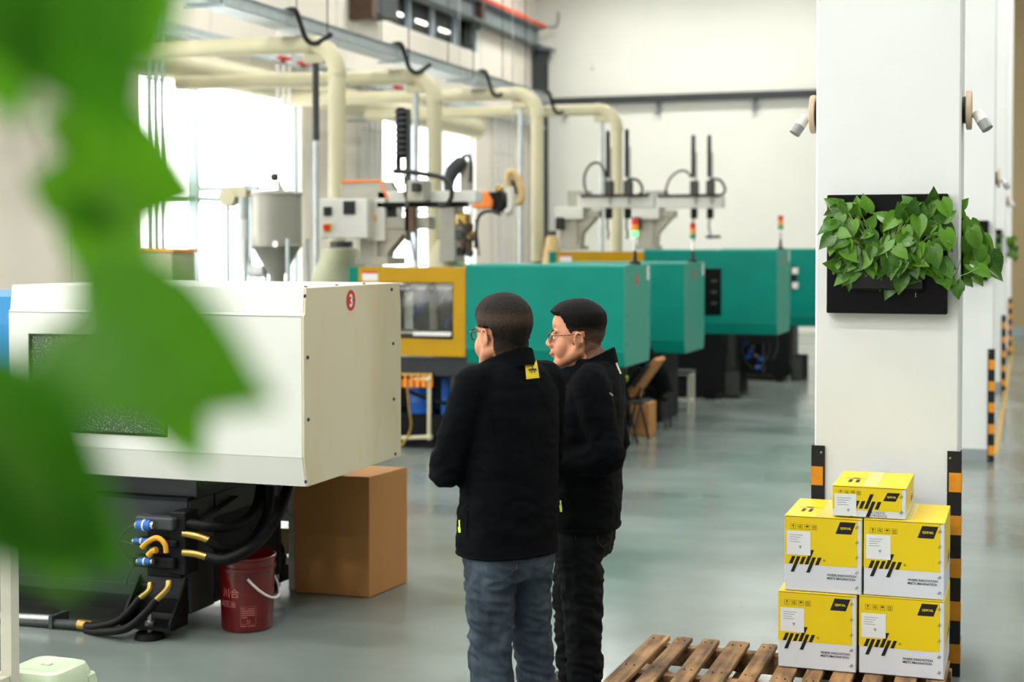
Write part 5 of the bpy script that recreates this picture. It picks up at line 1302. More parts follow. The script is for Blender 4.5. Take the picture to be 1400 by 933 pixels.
for z in (.1, hh-.03):
    for dy in (0, .22): MB().box(sf.x-.1, sf.x+.1, sf.y+dy+.004, sf.y+dy+.028, z, z+.03).build('rail', 'cream_steel', fs)
    for dx in (-.1, .1): MB().box(sf.x+dx-.012, sf.x+dx+.012, sf.y+.03, sf.y+.22, z, z+.03).build('rail', 'cream_steel', fs)
MB().box(sf.x-.16, sf.x+.13, sf.y-.03, sf.y+.28, hh, hh+.025).build('seat', 'rail_dark', fs, bevel=.005)
for dx in (-.36, -.3):
    pass
# ================================================================ people
from mathutils.bvhtree import BVHTree
class Prims(MB):
    def cap(s, p0, p1, r0, r1):
        p0, p1 = Vector(p0), Vector(p1); n = 14
        d = (p1-p0); L = d.length; d = d.normalized(); a = d.orthogonal().normalized(); b = d.cross(a)
        rings = []
        for k in range(1, 5):
            q = PI/2*k/4; rings.append((p0-d*r0*math.cos(q), r0*math.sin(q)))
        for k in range(4, 0, -1):
            q = PI/2*k/4; rings.append((p1+d*r1*math.cos(q), r1*math.sin(q)))
        vs_ = [p0-d*r0]; 
        for c, r in rings: vs_ += [c+(a*math.cos(2*PI*i/n)+b*math.sin(2*PI*i/n))*r for i in range(n)]
        vs_.append(p1+d*r1); e = len(vs_)-1
        fs_ = [(0, 1+(i+1) % n, 1+i) for i in range(n)]
        for j in range(len(rings)-1):
            for i in range(n): fs_.append((1+j*n+i, 1+j*n+(i+1) % n, 1+(j+1)*n+(i+1) % n, 1+(j+1)*n+i))
        fs_ += [(1+(len(rings)-1)*n+i, 1+(len(rings)-1)*n+(i+1) % n, e) for i in range(n)]
        return s.add(vs_, fs_)
    def chain(s, pts, rs):
        for i in range(len(pts)-1): s.cap(pts[i], pts[i+1], rs[i], rs[i+1])
        return s
    def ell(s, c, r, rot=None):
        t = MB(); t.ball((0, 0, 0), r, 18, 12)
        m_ = Matrix.Translation(Vector(c)) @ (Euler(rot).to_matrix().to_4x4() if rot else Matrix())
        t.xf(m_); return s.add(t.v, t.f)
    def sections(s, secs, n=28, pw=2.4):
        rings = []
        for (cx, cy, cz, rx, ry) in secs:
            rg_ = []
            for i in range(n):
                q = 2*PI*i/n; c, sn = math.cos(q), math.sin(q)
                rg_.append((cx+rx*math.copysign(abs(c)**(2/pw), c), cy+ry*math.copysign(abs(sn)**(2/pw), sn), cz))
            rings.append(rg_)
        vs_ = [p for r_ in rings for p in r_]
        fs_ = [(j*n+i, j*n+(i+1) % n, (j+1)*n+(i+1) % n, (j+1)*n+i) for j in range(len(rings)-1) for i in range(n)]
        fs_ += [tuple(range(n-1, -1, -1)), tuple(range((len(rings)-1)*n, len(rings)*n))]
        return s.add(vs_, fs_)
def fuse(prims, voxel, smooth, wrinkle=None):
    me = bpy.data.meshes.new('tmp'); me.from_pydata(prims.v, [], prims.f)
    bm = bmesh.new(); bm.from_mesh(me); bmesh.ops.recalc_face_normals(bm, faces=bm.faces); bm.to_mesh(me); bm.free()
    ob = bpy.data.objects.new('tmp', me); col.objects.link(ob)
    m_ = ob.modifiers.new('r', 'REMESH'); m_.mode = 'VOXEL'; m_.voxel_size = voxel
    if smooth:
        sm = ob.modifiers.new('s', 'SMOOTH'); sm.factor = .5; sm.iterations = smooth
    dg = bpy.context.evaluated_depsgraph_get(); dg.update()
    out = bpy.data.meshes.new_from_object(ob.evaluated_get(dg))
    bpy.data.objects.remove(ob); bpy.data.meshes.remove(me)
    if wrinkle:
        nr = [v.normal.copy() for v in out.vertices]
        for v, n_ in zip(out.vertices, nr): v.co += n_*wrinkle(v.co)
    for p in out.polygons: p.use_smooth = True
    return out
def obj_from(me, name, m_, parent):
    me.name = name; me.materials.clear(); me.materials.append(M[m_])
    o = bpy.data.objects.new(name, me); col.objects.link(o); o.parent = parent; return o
def sub_faces(me, keep, thick, fade, name, m_, parent):
    """a shell lifted off the faces whose vertices pass keep(co); border tapered to the skin"""
    src = [v.co.copy() for v in me.vertices]; nr = [v.normal.copy() for v in me.vertices]
    ok = [keep(c) for c in src]
    used = {}; vs_ = []; fs_ = []; fd = []
    for p in me.polygons:
        if all(ok[i] for i in p.vertices):
            f = []
            for i in p.vertices:
                if i not in used:
                    used[i] = len(vs_); vs_.append(src[i]+nr[i]*(thick(src[i])+.0012)); fd.append(fade(src[i]))
                f.append(used[i])
            fs_.append(tuple(f))
    cnt = {}
    for f in fs_:
        for a_, b_ in zip(f, f[1:]+f[:1]):
            k = (min(a_, b_), max(a_, b_)); cnt[k] = cnt.get(k, 0)+1
    inv = {v: k for k, v in used.items()}
    border = set(i for k, c in cnt.items() if c == 1 for i in k)
    for i in border: vs_[i] = src[inv[i]]-nr[inv[i]]*.001
    out = bpy.data.meshes.new(name); out.from_pydata(vs_, [], fs_)
    at = out.attributes.new('fade', 'FLOAT', 'POINT')
    for i, x in enumerate(fd): at.data[i].value = x
    for p in out.polygons: p.use_smooth = True
    return obj_from(out, name, m_, parent)

def head_prims(P, T):
    """T maps head space (face +y, metres of an average head) to body space"""
    sc = T.to_scale()[0]
    def e(c, r, rot=None):
        t = MB(); t.ball((0, 0, 0), r, 18, 12); m_ = Matrix.Translation(Vector(c)) @ (Euler(rot).to_matrix().to_4x4() if rot else Matrix())
        t.xf(T @ m_); P.add(t.v, t.f)
    def c(p0, p1, r0, r1): P.cap(T @ Vector(p0), T @ Vector(p1), r0*sc, r1*sc)
    e((0, -.012, .03), (.079, .098, .094)); e((0, .012, .045), (.07, .08, .075))
    e((0, .022, -.045), (.066, .066, .07)); e((0, -.03, -.03), (.07, .06, .06))
    for s in (-1, 1):
        c((s*.058, -.005, -.055), (s*.026, .06, -.096), .027, .022)      # jaw line
        e((s*.037, .05, -.042), (.034, .032, .044))                        # cheek
        e((s*.03, .077, .019), (.026, .01, .008))                         # brow
        e((s*.033, .07, -.002), (.018, .014, .013))                       # eye socket and lids
        e((s*.013, .097, -.034), (.009, .011, .008))                      # nostril
        # ear: plate, rim and lobe
        e((s*.08, -.012, -.012), (.006, .015, .027), (0, 0, s*-.25))
        rim = [(s*(.086+.004*math.sin(q)), -.015+.016*math.cos(q), -.008+.029*math.sin(q)) for q in [-.9+k*.45 for k in range(11)]]
        for k in range(10): c(rim[k], rim[k+1], .0045, .0045)
        e((s*.081, -.006, -.037), (.006, .008, .009))
    e((0, .068, -.1), (.028, .02, .018)); e((0, .06, -.085), (.04, .024, .03))
    c((0, .084, .012), (0, .108, -.027), .009, .0115); e((0, .104, -.032), (.012, .011, .009))
    e((0, .088, -.055), (.025, .011, .008)); e((0, .089, -.062), (.022, .011, .0055)); e((0, .086, -.073), (.02, .011, .0065))
    e((0, .077, .05), (.045, .014, .03))
def hand(P, wrist, fwd, palm_n, side, curl=.9, sc=1.0):
    """palm and five fingers; fwd = finger direction, palm_n = out of the palm, side = thumb direction"""
    w, f, n, sd = Vector(wrist), Vector(fwd).normalized(), Vector(palm_n).normalized(), Vector(side).normalized()
    for k in range(4):
        o = (k-1.5)*.019
        P.cap(w+f*.015-sd*o*.7, w+f*.085-sd*o, .016, .0125)
    ln = (.040, .046, .043, .033)
    for k in range(4):
        base = w+f*.088-sd*((k-1.5)*.0205); d = f; p = base; r = .0095
        for j, q in enumerate((ln[k], ln[k]*.7, ln[k]*.55)):
            ang = curl*(j+.6)*.55; d = (f*math.cos(ang)+n*math.sin(ang)).normalized()
            P.cap(p, p+d*q, r, r*.92); p = p+d*q; r *= .92
    p = w+f*.02+sd*.03; d = (f*.6+sd*.75+n*.3).normalized(); P.cap(p, p+d*.04, .0135, .011); p += d*.04
    d = (f*.85+sd*.25+n*.45).normalized(); P.cap(p, p+d*.03, .011, .0095)

def make_person(label, loc, phi, H):
    """H: dict of pose data in body space (face +y, x to the person's right, z up)"""
    t = thing('person', label, 'person', (loc[0], loc[1], 0), H.get('group'))
    T = Matrix.Translation(Vector(H['head'])) @ Matrix.Rotation(H['head_turn'], 4, 'Z') @ Matrix.Rotation(H.get('nod', 0), 4, 'X') @ Matrix.Scale(H['head_scale'], 4)
    # --- body: one continuous mesh
    B = Prims(); head_prims(B, T)
    nb = Vector(H['neck']); sc = H['head_scale']
    B.cap(T @ Vector((0, -.03, -.05)), nb, .058*sc, .066*sc); B.cap(T @ Vector((0, .0, -.07)), nb+Vector((0, .02, 0)), .05*sc, .06*sc)
    B.sections([(c[0], c[1], c[2], c[3]*.82, c[4]*.8) for c in H['torso']])
    for arm in H['arms']:
        B.chain(arm['p'], [r*.62 for r in arm['r']]); hand(B, *arm['hand'])
    for leg in H['legs']: B.chain(leg['p'], [r*.78 for r in leg['r']]); B.cap(leg['p'][-1], Vector(leg['p'][-1])+Vector((0, .1, -.05)), .035, .03)
    bme = fuse(B, .0055, 3); body = obj_from(bme, 'body', 'skin', t)
    # --- jacket
    J = Prims(); J.sections(H['torso'])
    for arm in H['arms']:
        pts = [Vector(p) for p in arm['p']]; J.chain(pts, arm['r'])
    for arm in H['arms']:
        a_ = Vector(arm['p'][0]); J.cap((a_.x*.25, a_.y, a_.z+.035), a_+Vector((0, 0, .01)), .062, arm['r'][0]*.95)
    zhem = H['torso'][0][2]
    elb = [Vector(a_['p'][1]) for a_ in H['arms']]
    def wr(co):
        n1 = noise.noise(Vector((co.x*7, co.y*7, co.z*16)))
        n2 = noise.noise(Vector((co.x*16+co.z*9, co.y*16, co.z*26+7)))
        ne = max(0, 1-min((co-e_).length for e_ in elb)/.22)
        a_ = .0035+.007*ne
        w_ = max(0, 1-abs(co.z-(zhem+.16))/.16)
        return 1.5*(n1*(a_+.004*w_)+(abs(n2)-.25)*-(.004+.008*ne+.003*w_))
    jme = fuse(J, .009, 9, wr); jk = obj_from(jme, 'jacket', H.get('jacket', 'jacket_black'), t)
    # hem band and cuffs
    c0 = H['torso'][0]
    hm = MB(); ringp = []
    for i in range(40):
        q = 2*PI*i/40; c_, s_ = math.cos(q), math.sin(q)
        ringp.append((c0[0]+(c0[3]-.004)*math.copysign(abs(c_)**(2/2.4), c_), c0[1]+(c0[4]-.004)*math.copysign(abs(s_)**(2/2.4), s_), c0[2]+.012))
    hm.tube(ringp+[ringp[0]], .0085, 8).build('hem', H.get('jacket', 'jacket_black'), jk, smooth=True, local=True)
    for arm in H['arms']:
        p, q = Vector(arm['p'][-2]), Vector(arm['p'][-1]); d = (q-p).normalized()
        MB().cyl(q-d*.03, q+d*.012, arm['r'][-1]*.98, arm['r'][-1]*.9, 18).build('cuff', H.get('jacket', 'jacket_black'), jk, smooth=True, local=True)
    # standing collar
    if 'collar' in H:
        co = H['collar']; rin, rout = [], []
        n = 30; vs_ = []
        for i in range(n+1):
            a_ = -PI/2+(-1+2*i/n)*math.radians(co['open']); fz = (1-math.cos(a_+PI/2))/2   # 0 back .. 1 front
            rx, ry = co['r']; cxy = Vector((co['c'][0], co['c'][1]+co['fwd']*fz, 0))
            flare = 1+co['flare']*fz
            bot = Vector((rx*1.18*flare*math.cos(a_), ry*1.18*flare*math.sin(a_), co['zb']-co['drop']*fz*.9)) + cxy
            top = Vector((rx*flare*math.cos(a_), ry*flare*math.sin(a_), co['zt']-co['drop']*fz)) + cxy
            out_ = Vector((math.cos(a_), math.sin(a_), 0))*.008
            vs_ += [bot+out_, top+out_, top-out_*.3, bot-out_*.3]
        fs_ = []
        for i in range(n):
            for k in range(4): fs_.append((i*4+k, i*4+(k+1) % 4, (i+1)*4+(k+1) % 4, (i+1)*4+k))
        fs_ += [(3, 2, 1, 0), (n*4, n*4+1, n*4+2, n*4+3)]
        MB().add(vs_, fs_).build('collar', H.get('jacket', 'jacket_black'), jk, smooth=True, local=True)
    # --- trousers
    L = Prims(); L.sections(H['hips'])
    for leg in H['legs']: L.chain([Vector(p) for p in leg['p']], leg['r'])
    knees = [Vector(l_['p'][1]) for l_ in H['legs']]
    def wr2(co):
        n1 = noise.noise(Vector((co.x*8, co.y*8, co.z*13+3)))
        n2 = noise.noise(Vector((co.x*13+co.z*10, co.y*13-co.z*6, co.z*24)))
        ne = max(0, 1-min((co-k_).length for k_ in knees)/.2); lo = max(0, 1-abs(co.z-.16)/.14); up_ = max(0, 1-abs(co.z-.62)/.1)
        return n1*.006-(abs(n2)-.25)*(.012+.022*ne+.022*lo+.018*up_)
    tme = fuse(L, .008, 3, wr2); tr_ = obj_from(tme, 'trousers', H['trousers'], t)
    # --- shoes
    for leg in H['legs']:
        a_ = Vector(leg['p'][-1]); d = Vector(leg.get('toe', (0, 1, 0))).normalized(); sd = Vector((d.y, -d.x, 0))
        S = Prims(); z0 = .03
        S.cap((a_.x-d.x*.05, a_.y-d.y*.05, .055), (a_.x+d.x*.06, a_.y+d.y*.06, .055), .042, .046)
        S.cap((a_.x+d.x*.06, a_.y+d.y*.06, .045), (a_.x+d.x*.15, a_.y+d.y*.15, .04), .045, .036)
        S.cap((a_.x-d.x*.03, a_.y-d.y*.03, .06), (a_.x-d.x*.02, a_.y-d.y*.02, .12), .045, .045)
        so_ = obj_from(fuse(S, .007, 3), 'shoe', 'shoe_black', t)
        pts = []
        for k in range(24):
            q = 2*PI*k/24; l_ = .128*math.cos(q); w_ = (.047 if math.cos(q) > -.3 else .041)*math.sin(q); p = Vector((a_.x, a_.y, 0))+d*(l_+.05)+sd*w_
            pts.append((p.x, p.y))
        MB().prism(pts, 'z', .002, .026).build('sole', 'shoe_sole', so_, local=True, bevel=.004)
        for k in range(4):
            c_ = Vector((a_.x, a_.y, .098-.008*k))+d*(.045+.018*k)
            MB().tube([c_-sd*.022+Vector((0, 0, -.006)), c_+Vector((0, 0, .002)), c_+sd*.022+Vector((0, 0, -.006))], .003, 5).build('lace', 'base_grey', so_, local=True)
    # --- hair
    Ti = T.inverted()
    hh_ = H['hair']
    hr = sub_faces(bme, lambda c: c.z > H['neck'][2]-.02 and hh_['keep'](Ti @ c), lambda c: hh_['thick'](Ti @ c)*sc, lambda c: hh_['fade'](Ti @ c), 'hair', hh_['mat'], t)
    # --- eyes, brows, lips, glasses
    for s in (-1, 1):
        eo = MB().ball((0, 0, 0), .0115, 14, 10).xf(T @ Matrix.Translation(Vector((s*.032, .0765, -.002)))).build('eye', 'eye_white', t, smooth=True, local=True)
        MB().ball((0, 0, 0), (.0055, .003, .0055), 12, 8).xf(T @ Matrix.Translation(Vector((s*.032, .087, -.002)))).build('iris', 'eye_iris', eo, smooth=True, local=True)
        MB().tube([T @ Vector(p) for p in ((s*.014, .09, .02), (s*.03, .0885, .026), (s*.05, .074, .021))], [.0035*sc, .004*sc, .002*sc], 6).build('eyebrow', 'eye_iris', t, smooth=True, local=True)
        MB().tube([T @ Vector(p) for p in ((s*.018, .0845, .006), (s*.032, .0885, .0095), (s*.047, .079, .003))], .0022*sc, 5).build('eyelid', 'skin', t, smooth=True, local=True)
    MB().tube([T @ Vector(p) for p in ((-.022, .09, -.0665), (0, .1, -.066), (.022, .09, -.0665))], [.004*sc, .0055*sc, .004*sc], 8, sub=2).build('lips', 'lips', t, smooth=True, local=True)
    gl = H['glasses']; go = bpy.data.objects.new('glasses', None)
    rimobs = []
    for s in (-1, 1):
        rm = []
        for k in range(17):
            q = 2*PI*k/16; c_, s_ = math.cos(q), math.sin(q)
            x = s*.034+.026*math.copysign(abs(c_)**.7, c_); z = -.004+.019*math.copysign(abs(s_)**.7, s_)
            rm.append(T @ Vector((x, .104-.012*(abs(x)/.06)**2, z)))
        if s == -1: g0 = MB().tube(rm, gl['r'], 6).build('glasses', gl['mat'], t, smooth=True, local=True)
        else: MB().tube(rm, gl['r'], 6).build('rim', gl['mat'], g0, smooth=True, local=True)
        rimobs.append(rm)
    for s, rm in zip((-1, 1), rimobs):
        MB().add(rm[:-1], [tuple(range(16))]).build('lens', 'lens_glass', g0, local=True)
        MB().tube([T @ Vector(p) for p in ((s*.06, .092, .004), (s*.074, .08, .006), (s*.083, .02, .01), (s*.088, -.012, .014), (s*.086, -.034, .0), (s*.083, -.042, -.018))], gl['r']*1.15, 6, sub=3).build('temple', gl['mat'], g0, smooth=True, local=True)
    MB().tube([T @ Vector(p) for p in ((-.009, .104, .002), (0, .107, .006), (.009, .104, .002))], gl['r'], 6).build('bridge', gl['mat'], g0, smooth=True, local=True)
    t.rotation_euler = (0, 0, YAW+phi)
    Mw = Matrix.Translation(Vector((loc[0], loc[1], 0))) @ Matrix.Rotation(YAW+phi, 4, 'Z')
    def bvh(me): return BVHTree.FromPolygons([Mw @ v.co for v in me.vertices], [tuple(p.vertices) for p in me.polygons])
    return dict(t=t, jacket=jk, trousers=tr_, jb=bvh(jme), tb=bvh(tme), Mi=Mw.inverted())
def on_cloth(b, u, v, lift=.002):
    d = ray(u, v).normalized(); hit, nrm, i, dist = b.ray_cast(Vector((0, 0, HCAM)), d)
    if hit is None: return None
    if nrm.dot(d) > 0: nrm = -nrm
    return hit+nrm*lift
def patch(P, b, quad, name, m_, parent, n=5, lift=.002):
    vs_ = []
    for j in range(n+1):
        for i in range(n+1):
            f, g = i/n, j/n
            u = (quad[0][0]*(1-f)+quad[1][0]*f)*(1-g)+(quad[3][0]*(1-f)+quad[2][0]*f)*g
            v = (quad[0][1]*(1-f)+quad[1][1]*f)*(1-g)+(quad[3][1]*(1-f)+quad[2][1]*f)*g
            h = on_cloth(b, u, v, lift)
            if h is None: return None
            vs_.append(P['Mi'] @ h)
    fs_ = [(j*(n+1)+i, j*(n+1)+i+1, (j+1)*(n+1)+i+1, (j+1)*(n+1)+i) for j in range(n) for i in range(n)]
    return MB().add(vs_, fs_).build(name, m_, parent, local=True)
def seam_line(P, b, pts, name, m_, parent, r=.0012, lift=.001, sub=6):
    out = []
    for i in range(len(pts)-1):
        for k in range(sub):
            f = k/sub; h = on_cloth(b, pts[i][0]*(1-f)+pts[i+1][0]*f, pts[i][1]*(1-f)+pts[i+1][1]*f, lift)
            if h is not None: out.append(P['Mi'] @ h)
    if len(out) > 2: MB().tube(out, r, 5).build(name, m_, parent, local=True)

# ---- man in blue jeans, seen from behind
def hairL(p):
    if abs(p.x) > .066 and abs(p.y+.014) < .02 and -.05 < p.z < .02: return False
    z = p.z+.004*noise.noise(p*60)
    if z > .085: return p.y < .09
    if z > .02: return p.y < .03+(z-.02)/.065*.045
    if z > -.025: return p.y < .014
    return z > -.078 and p.y < -.034
locL = on_d(695, 338, 5.73)
manL = make_person('man in black jacket and faded blue jeans, seen from behind with a yellow neck label', (locL.x, locL.y), math.radians(40), dict(
    group='men looking at the machines', head=(-.012, .022, 1.567), head_turn=math.radians(-2), head_scale=1.15, neck=(0, -.02, 1.42),
    torso=[(0, .005, .725, .205, .155), (0, .005, .80, .205, .158), (0, .0, .95, .2, .155), (0, -.005, 1.1, .2, .15), (0, -.01, 1.25, .205, .14), (0, -.012, 1.34, .205, .125), (0, -.015, 1.4, .18, .105), (0, -.02, 1.445, .12, .09), (0, -.02, 1.475, .085, .08)],
    arms=[dict(p=[(-.185, -.01, 1.375), (-.262, .06, 1.055), (-.05, .27, 1.06)], r=[.078, .066, .05], hand=((-.04, .28, 1.062), (.85, .45, .1), (.2, -.6, -.6), (0, .2, 1))),
          dict(p=[(.185, -.01, 1.375), (.25, .06, 1.07), (.07, .26, 1.03)], r=[.078, .064, .05], hand=((.06, .27, 1.028), (-.85, .45, .1), (-.2, -.6, -.6), (0, .2, 1)))],
    hips=[(0, 0, .64, .17, .125), (0, -.005, .70, .185, .138), (0, -.005, .8, .185, .138), (0, 0, .92, .17, .125)],
    legs=[dict(p=[(-.088, -.005, .70), (-.086, .012, .42), (-.078, -.012, .09)], r=[.106, .084, .078], toe=(-.2, 1, 0)), dict(p=[(.092, 0, .70), (.128, .02, .42), (.155, -.01, .09)], r=[.103, .08, .075], toe=(.3, 1, 0))],
    collar=dict(c=(0, -.012), r=(.078, .082), open=158, fwd=.05, flare=.35, zb=1.455, zt=1.522, drop=.1),
    trousers='jeans_blue', glasses=dict(mat='glasses_black', r=.0022),
    hair=dict(keep=hairL, mat='hair_greying', thick=lambda p: .004+.013*max(0, min(1, (p.z-.0)/.08)), fade=lambda p: .03+.3*max(0, min(1, (-.03-p.z)/.05))+.16*max(0, 1-abs(p.z-.05)/.03)*(1 if p.y < .03 else .4))))
lab = patch(manL, manL['jb'], ((717, 495), (733, 494), (737, 517), (719, 519)), 'yellow_label', 'label_yellow', manL['jacket'], lift=.003)
if lab:
    em = []
    def emblem(q, nm):
        patch(manL, manL['jb'], q, nm, 'print_black', lab, 1, lift=.0045)
    for q in (((722, 505), (732, 504.4), (732.2, 506), (722.2, 506.6)), ((726.4, 500.6), (727.6, 500.5), (728, 508), (726.8, 508.1)), ((722, 505), (723.2, 505), (723.4, 508.4), (722.2, 508.5)), ((724.6, 506), (725.6, 506), (726, 510.5), (724.9, 510.6)), ((729, 505.6), (730, 505.5), (730.4, 510.2), (729.3, 510.3)), ((731, 504.6), (732.1, 504.5), (732.4, 507.8), (731.3, 507.9))):
        emblem(q, 'emblem_bar')
patch(manL, manL['jb'], ((628, 711), (630, 711), (630.4, 722), (628.6, 722)), 'zip_cord', 'neon_yellow', manL['jacket'], 2, .004)
patch(manL, manL['jb'], ((627.5, 721), (631, 721), (631.2, 729), (628.5, 729)), 'zip_pull', 'neon_yellow', manL['jacket'], 2, .005)
for pts in (((659, 757), (661, 784), (684, 792), (706, 778), (708, 757)), ((738, 760), (740, 772), (750, 774)), ((640, 765), (647, 800), (652, 830)), ((661, 786), (684, 794.5), (705, 781))):
    seam_line(manL, manL['tb'], pts, 'stitching', 'stitch', manL['trousers'], .0009)
for pts in (((668, 540), (672, 580), (676, 600)), ((640, 690), (638, 745))):
    seam_line(manL, manL['jb'], pts, 'seam', 'jacket_black', manL['jacket'], .0022)
# ---- man in dark jeans, seen from the side
def hairR(p):
    if abs(p.x) > .066 and abs(p.y+.014) < .02 and -.05 < p.z < .02: return False
    z = p.z+.004*noise.noise(p*60)
    if z > .078: return p.y < .097
    if z > .055: return p.y < .045+(z-.055)*.5
    if z > .0: return p.y < .016+(z/.055)*.029
    if z > -.03: return p.y < .012
    return z > -.085 and p.y < -.034-.2*max(0, -.06-z)
locR = on_d(805, 338, 6.22)
manR = make_person('man in black jacket and dark jeans with glasses, seen in profile', (locR.x, locR.y), math.radians(80), dict(
    group='men looking at the machines', head=(0, .052, 1.528), head_turn=math.radians(4), head_scale=1.09, neck=(0, -.025, 1.4),
    torso=[(0, .01, .735, .195, .142), (0, .01, .81, .2, .148), (0, .012, .95, .2, .15), (0, .008, 1.1, .2, .152), (0, -.008, 1.22, .205, .142), (0, -.02, 1.31, .205, .125), (0, -.03, 1.37, .18, .105), (0, -.032, 1.41, .12, .088), (0, -.03, 1.44, .085, .078)],
    arms=[dict(p=[(-.168, -.03, 1.34), (-.225, -.11, 1.06), (-.16, .1, 1.0)], r=[.08, .066, .052], hand=((-.15, .112, .997), (.8, .55, -.15), (.3, -.9, 0), (0, .1, 1))),
          dict(p=[(.168, -.03, 1.34), (.225, -.08, 1.06), (.15, .12, 1.0)], r=[.08, .066, .052], hand=((.14, .132, .997), (-.8, .55, -.15), (-.3, -.9, 0), (0, .1, 1)))],
    hips=[(0, .03, .63, .165, .125), (0, .025, .70, .178, .138), (0, .015, .8, .178, .138), (0, .01, .92, .17, .125)],
    legs=[dict(p=[(-.09, .03, .68), (-.1, .012, .42), (-.1, -.002, .09)], r=[.108, .082, .07]), dict(p=[(.09, .05, .68), (.085, .088, .42), (.08, .07, .09)], r=[.105, .08, .068])],
    collar=dict(c=(0, -.022), r=(.08, .08), open=160, fwd=.06, flare=.3, zb=1.425, zt=1.485, drop=.105),
    trousers='jeans_black', glasses=dict(mat='glasses_black', r=.0016),
    hair=dict(keep=hairR, mat='hair_black', thick=lambda p: .003+.02*max(0, min(1, (p.z-.03)/.05)), fade=lambda p: max(0, min(.62, (.045-p.z)/.1*.75)))))
patch(manR, manR['jb'], ((838.5, 493), (840.5, 492), (848.5, 511), (846.5, 512)), 'reflective_strip', 'jacket_reflective', manR['jacket'], 4, .004)
for pts in (((816, 720), (817, 742), (824, 748), (831, 744)), ((786, 728), (787, 740))):
    seam_line(manR, manR['tb'], pts, 'stitching', 'machine_base', manR['trousers'], .0012)
patch(manR, manR['jb'], ((832, 538), (834, 537), (838, 541), (836, 542)), 'small_logo', 'print_grey', manR['jacket'], 2, .003)
patch(manR, manR['jb'], ((766, 684), (768, 684), (768.4, 692), (766.6, 692)), 'zip_cord', 'neon_yellow', manR['jacket'], 2, .004)
patch(manR, manR['jb'], ((765.5, 691), (769, 691), (769.4, 700), (766.5, 700)), 'zip_pull', 'neon_yellow', manR['jacket'], 2, .005)
# ---- seated worker behind the teal machine
locS = on_z(899, 586, 0)
def seated():
    t = thing('person', 'worker in black clothes sitting bent over behind the tilted chair', 'person', (locS.x, locS.y, 0))
    B = Prims()
    T = Matrix.Translation(Vector((0, .3, 1.02))) @ Matrix.Rotation(-.5, 4, 'X') @ Matrix.Scale(1.0, 4)
    head_prims(B, T); B.cap((0, .27, .96), (0, .2, .88), .055, .06)
    B.sections([(0, 0, .42, .15, .12), (0, .05, .6, .15, .11), (0, .14, .78, .16, .1), (0, .2, .88, .12, .08)])
    for s in (-1, 1):
        B.chain([(s*.17, .17, .82), (s*.21, .06, .6), (s*.14, .1, .47)], [.045, .04, .03])
        hand(B, (s*.14, .1, .46), (0, .75, -.5), (0, -.5, -.7), (-s, 0, .2), .5)
        B.chain([(s*.09, .0, .44), (s*.11, .36, .46), (s*.11, .12 if s < 0 else .34, .09)], [.08, .06, .045]); B.cap((s*.11, .12 if s < 0 else .34, .07), (s*.11, .22 if s < 0 else .44, .04), .035, .03)
    bm_ = fuse(B, .009, 2); obj_from(bm_, 'body', 'skin', t)
    J = Prims(); J.sections([(0, .0, .40, .19, .16), (0, .05, .6, .19, .15), (0, .14, .78, .2, .13), (0, .2, .88, .15, .1), (0, .21, .92, .09, .08)])
    for s in (-1, 1): J.chain([(s*.18, .17, .82), (s*.22, .06, .6), (s*.15, .09, .49)], [.07, .06, .045])
    obj_from(fuse(J, .012, 3, lambda c: noise.noise(c*14)*.006), 'jacket', 'jacket_black', t)
    L = Prims()
    for s in (-1, 1): L.chain([(s*.09, .0, .44), (s*.11, .36, .46), (s*.11, .12 if s < 0 else .34, .09)], [.1, .08, .06])
    obj_from(fuse(L, .012, 3), 'trousers', 'jeans_black', t)
    for s in (-1, 1):
        y = .12 if s < 0 else .34
        S = Prims(); S.cap((s*.11, y-.04, .05), (s*.11, y+.14, .042), .045, .04); obj_from(fuse(S, .01, 2), 'shoe', 'shoe_black', t)
    Ti = T.inverted()
    sub_faces(bm_, lambda c: c.z > .9 and hairR(Ti @ c), lambda c: .012, lambda c: 0.0, 'hair', 'hair_black', t)
    t.rotation_euler = (0, 0, YAW+math.radians(95))
    s_ = thing('low_stool', 'low dark stool under the seated worker', 'stool', (locS.x, locS.y, 0))
    MB().box(locS.x-.13, locS.x+.13, locS.y-.13, locS.y+.13, .3, .325).build('seat', 'machine_base_dark', s_, bevel=.006)
    for dx in (-.11, .11):
        for dy in (-.11, .11): MB().cyl((locS.x+dx, locS.y+dy, 0), (locS.x+dx, locS.y+dy, .3), .014, n=8).build('leg', 'rail_dark', s_)
seated()

# ================================================================ hanging pothos close to the camera
hv = thing('hanging_pothos', 'bright green pothos vine hanging close by with big heart shaped leaves', 'plant', (-.52, .42, 2.62))
VL = []
for f, d_, c in ((.22, .18, .05), (.3, .1, -.08), (.15, .25, .1)):
    me = leaf_mesh('vine_leaf', f, d_, c, 3); me.materials.clear(); me.materials.append(M['vine_leaf']); VL.append(me)
def vleaf(ub, vb_, ut, vt, dep_b, dep_t, wfac, nrm, k):
    a_ = on_d(ub, vb_, dep_b); b_ = on_d(ut, vt, dep_t); L_ = (b_-a_).length
    o = leaf(hv, a_, b_-a_, nrm, L_, VL[k]); o.scale.y *= wfac; return a_
cam_back = -_fw
att = []
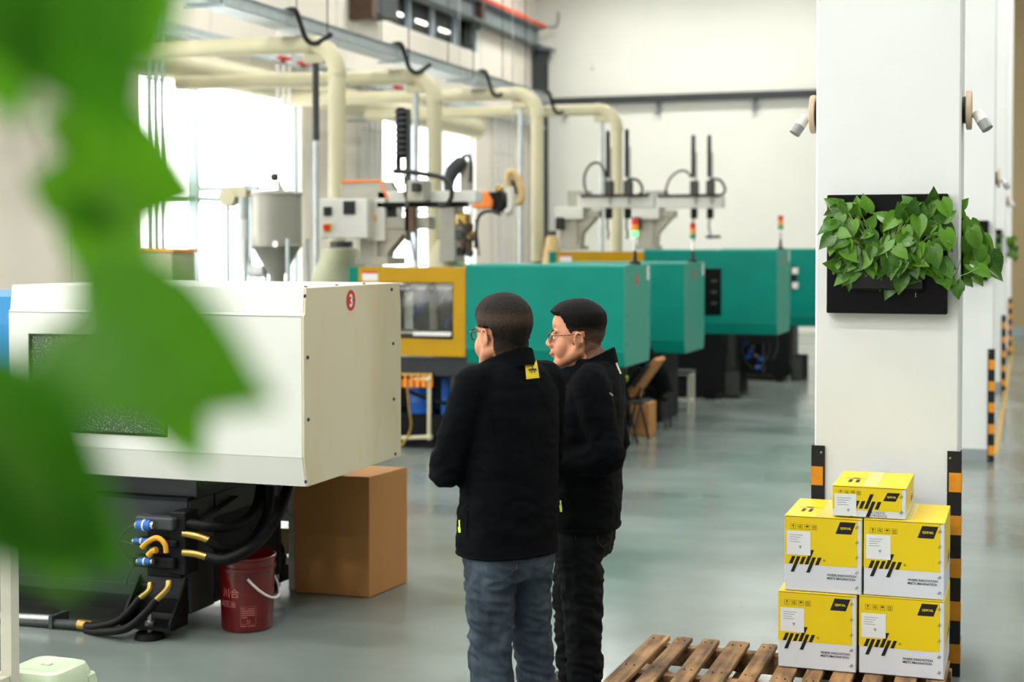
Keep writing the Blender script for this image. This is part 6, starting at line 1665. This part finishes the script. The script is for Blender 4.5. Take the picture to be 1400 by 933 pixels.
# base (stalk end) -> tip, with the leaf's distance at each end
SPEC = [(40, -110, 172, 205, .7, .72, 1.0, (.2, -1, .3), 0), (-60, -40, 15, 185, .72, .74, 1.1, (.2, -1, .1), 2), (150, -120, 215, 105, .76, .78, 1.0, (.3, -1, .2), 1),
        (82, 215, 282, 264, .95, .97, 1.25, (.1, -1, .3), 0), (135, 275, 190, 440, .95, .95, .9, (.2, -1, .1), 1),
        (118, 438, 368, 546, .74, .72, 1.05, (.05, -1, .35), 0), (180, 375, 165, 605, .82, .84, .95, (-.1, -1, .3), 2), (225, 515, 277, 648, .86, .86, .8, (.2, -1, .2), 1),
        (-70, 560, 168, 800, .7, .7, 1.0, (.2, -1, .4), 0), (30, 640, 180, 770, .72, .72, .9, (.1, -1, .5), 1), (-40, 600, 80, 835, .7, .7, .9, (0, -1, .3), 2)]
for sp_ in SPEC: att.append(vleaf(*sp_))
mainp = [Vector((-.52, .42, 2.6)), Vector((-.5, .44, 2.4)), Vector((-.45, .46, 2.2)), on_d(90, -60, .82), on_d(90, 120, .9), on_d(100, 225, .99), on_d(130, 320, .97), on_d(140, 390, .9), on_d(90, 440, .86), on_d(10, 540, .78), on_d(-30, 600, .74), on_d(-40, 680, .73)]
MB().tube(mainp, .0022, 8, sub=5).build('vine_stem', 'stem_green', hv, smooth=True)
cm = catmull(mainp, 6)
for a_ in att:
    n_ = min(cm, key=lambda p: (p-a_).length); 
    if (n_-a_).length > .004: MB().tube([n_, (n_+a_)/2+Vector((0, 0, .006)), a_], .0015, 6, sub=3).build('leaf_stalk', 'stem_green', hv, smooth=True)
hpot = thing('hanging_pot', 'white hanging plant pot on thin wires above the vine', 'pot', (-.52, .42, 2.48))
MB().lathe([(.001, 0), (.085, 0), (.11, .17), (.118, .175), (.118, .19), (.108, .19), (.1, .17), (.08, .02), (.001, .02)], (-.62, .36, 2.46), 28, cap=False).build('bowl', 'lamp_white', hpot, smooth=True)
MB().cyl((-.62, .36, 2.6), (-.62, .36, 2.63), .098, n=24).build('soil', 'rust_brown', hpot)
for k in range(3):
    q = 2*PI*k/3; MB().cyl((-.62+.11*math.cos(q), .36+.11*math.sin(q), 2.64), (-.62, .36, ZC-.03), .0015, n=5).build('wire', 'steel', hpot)
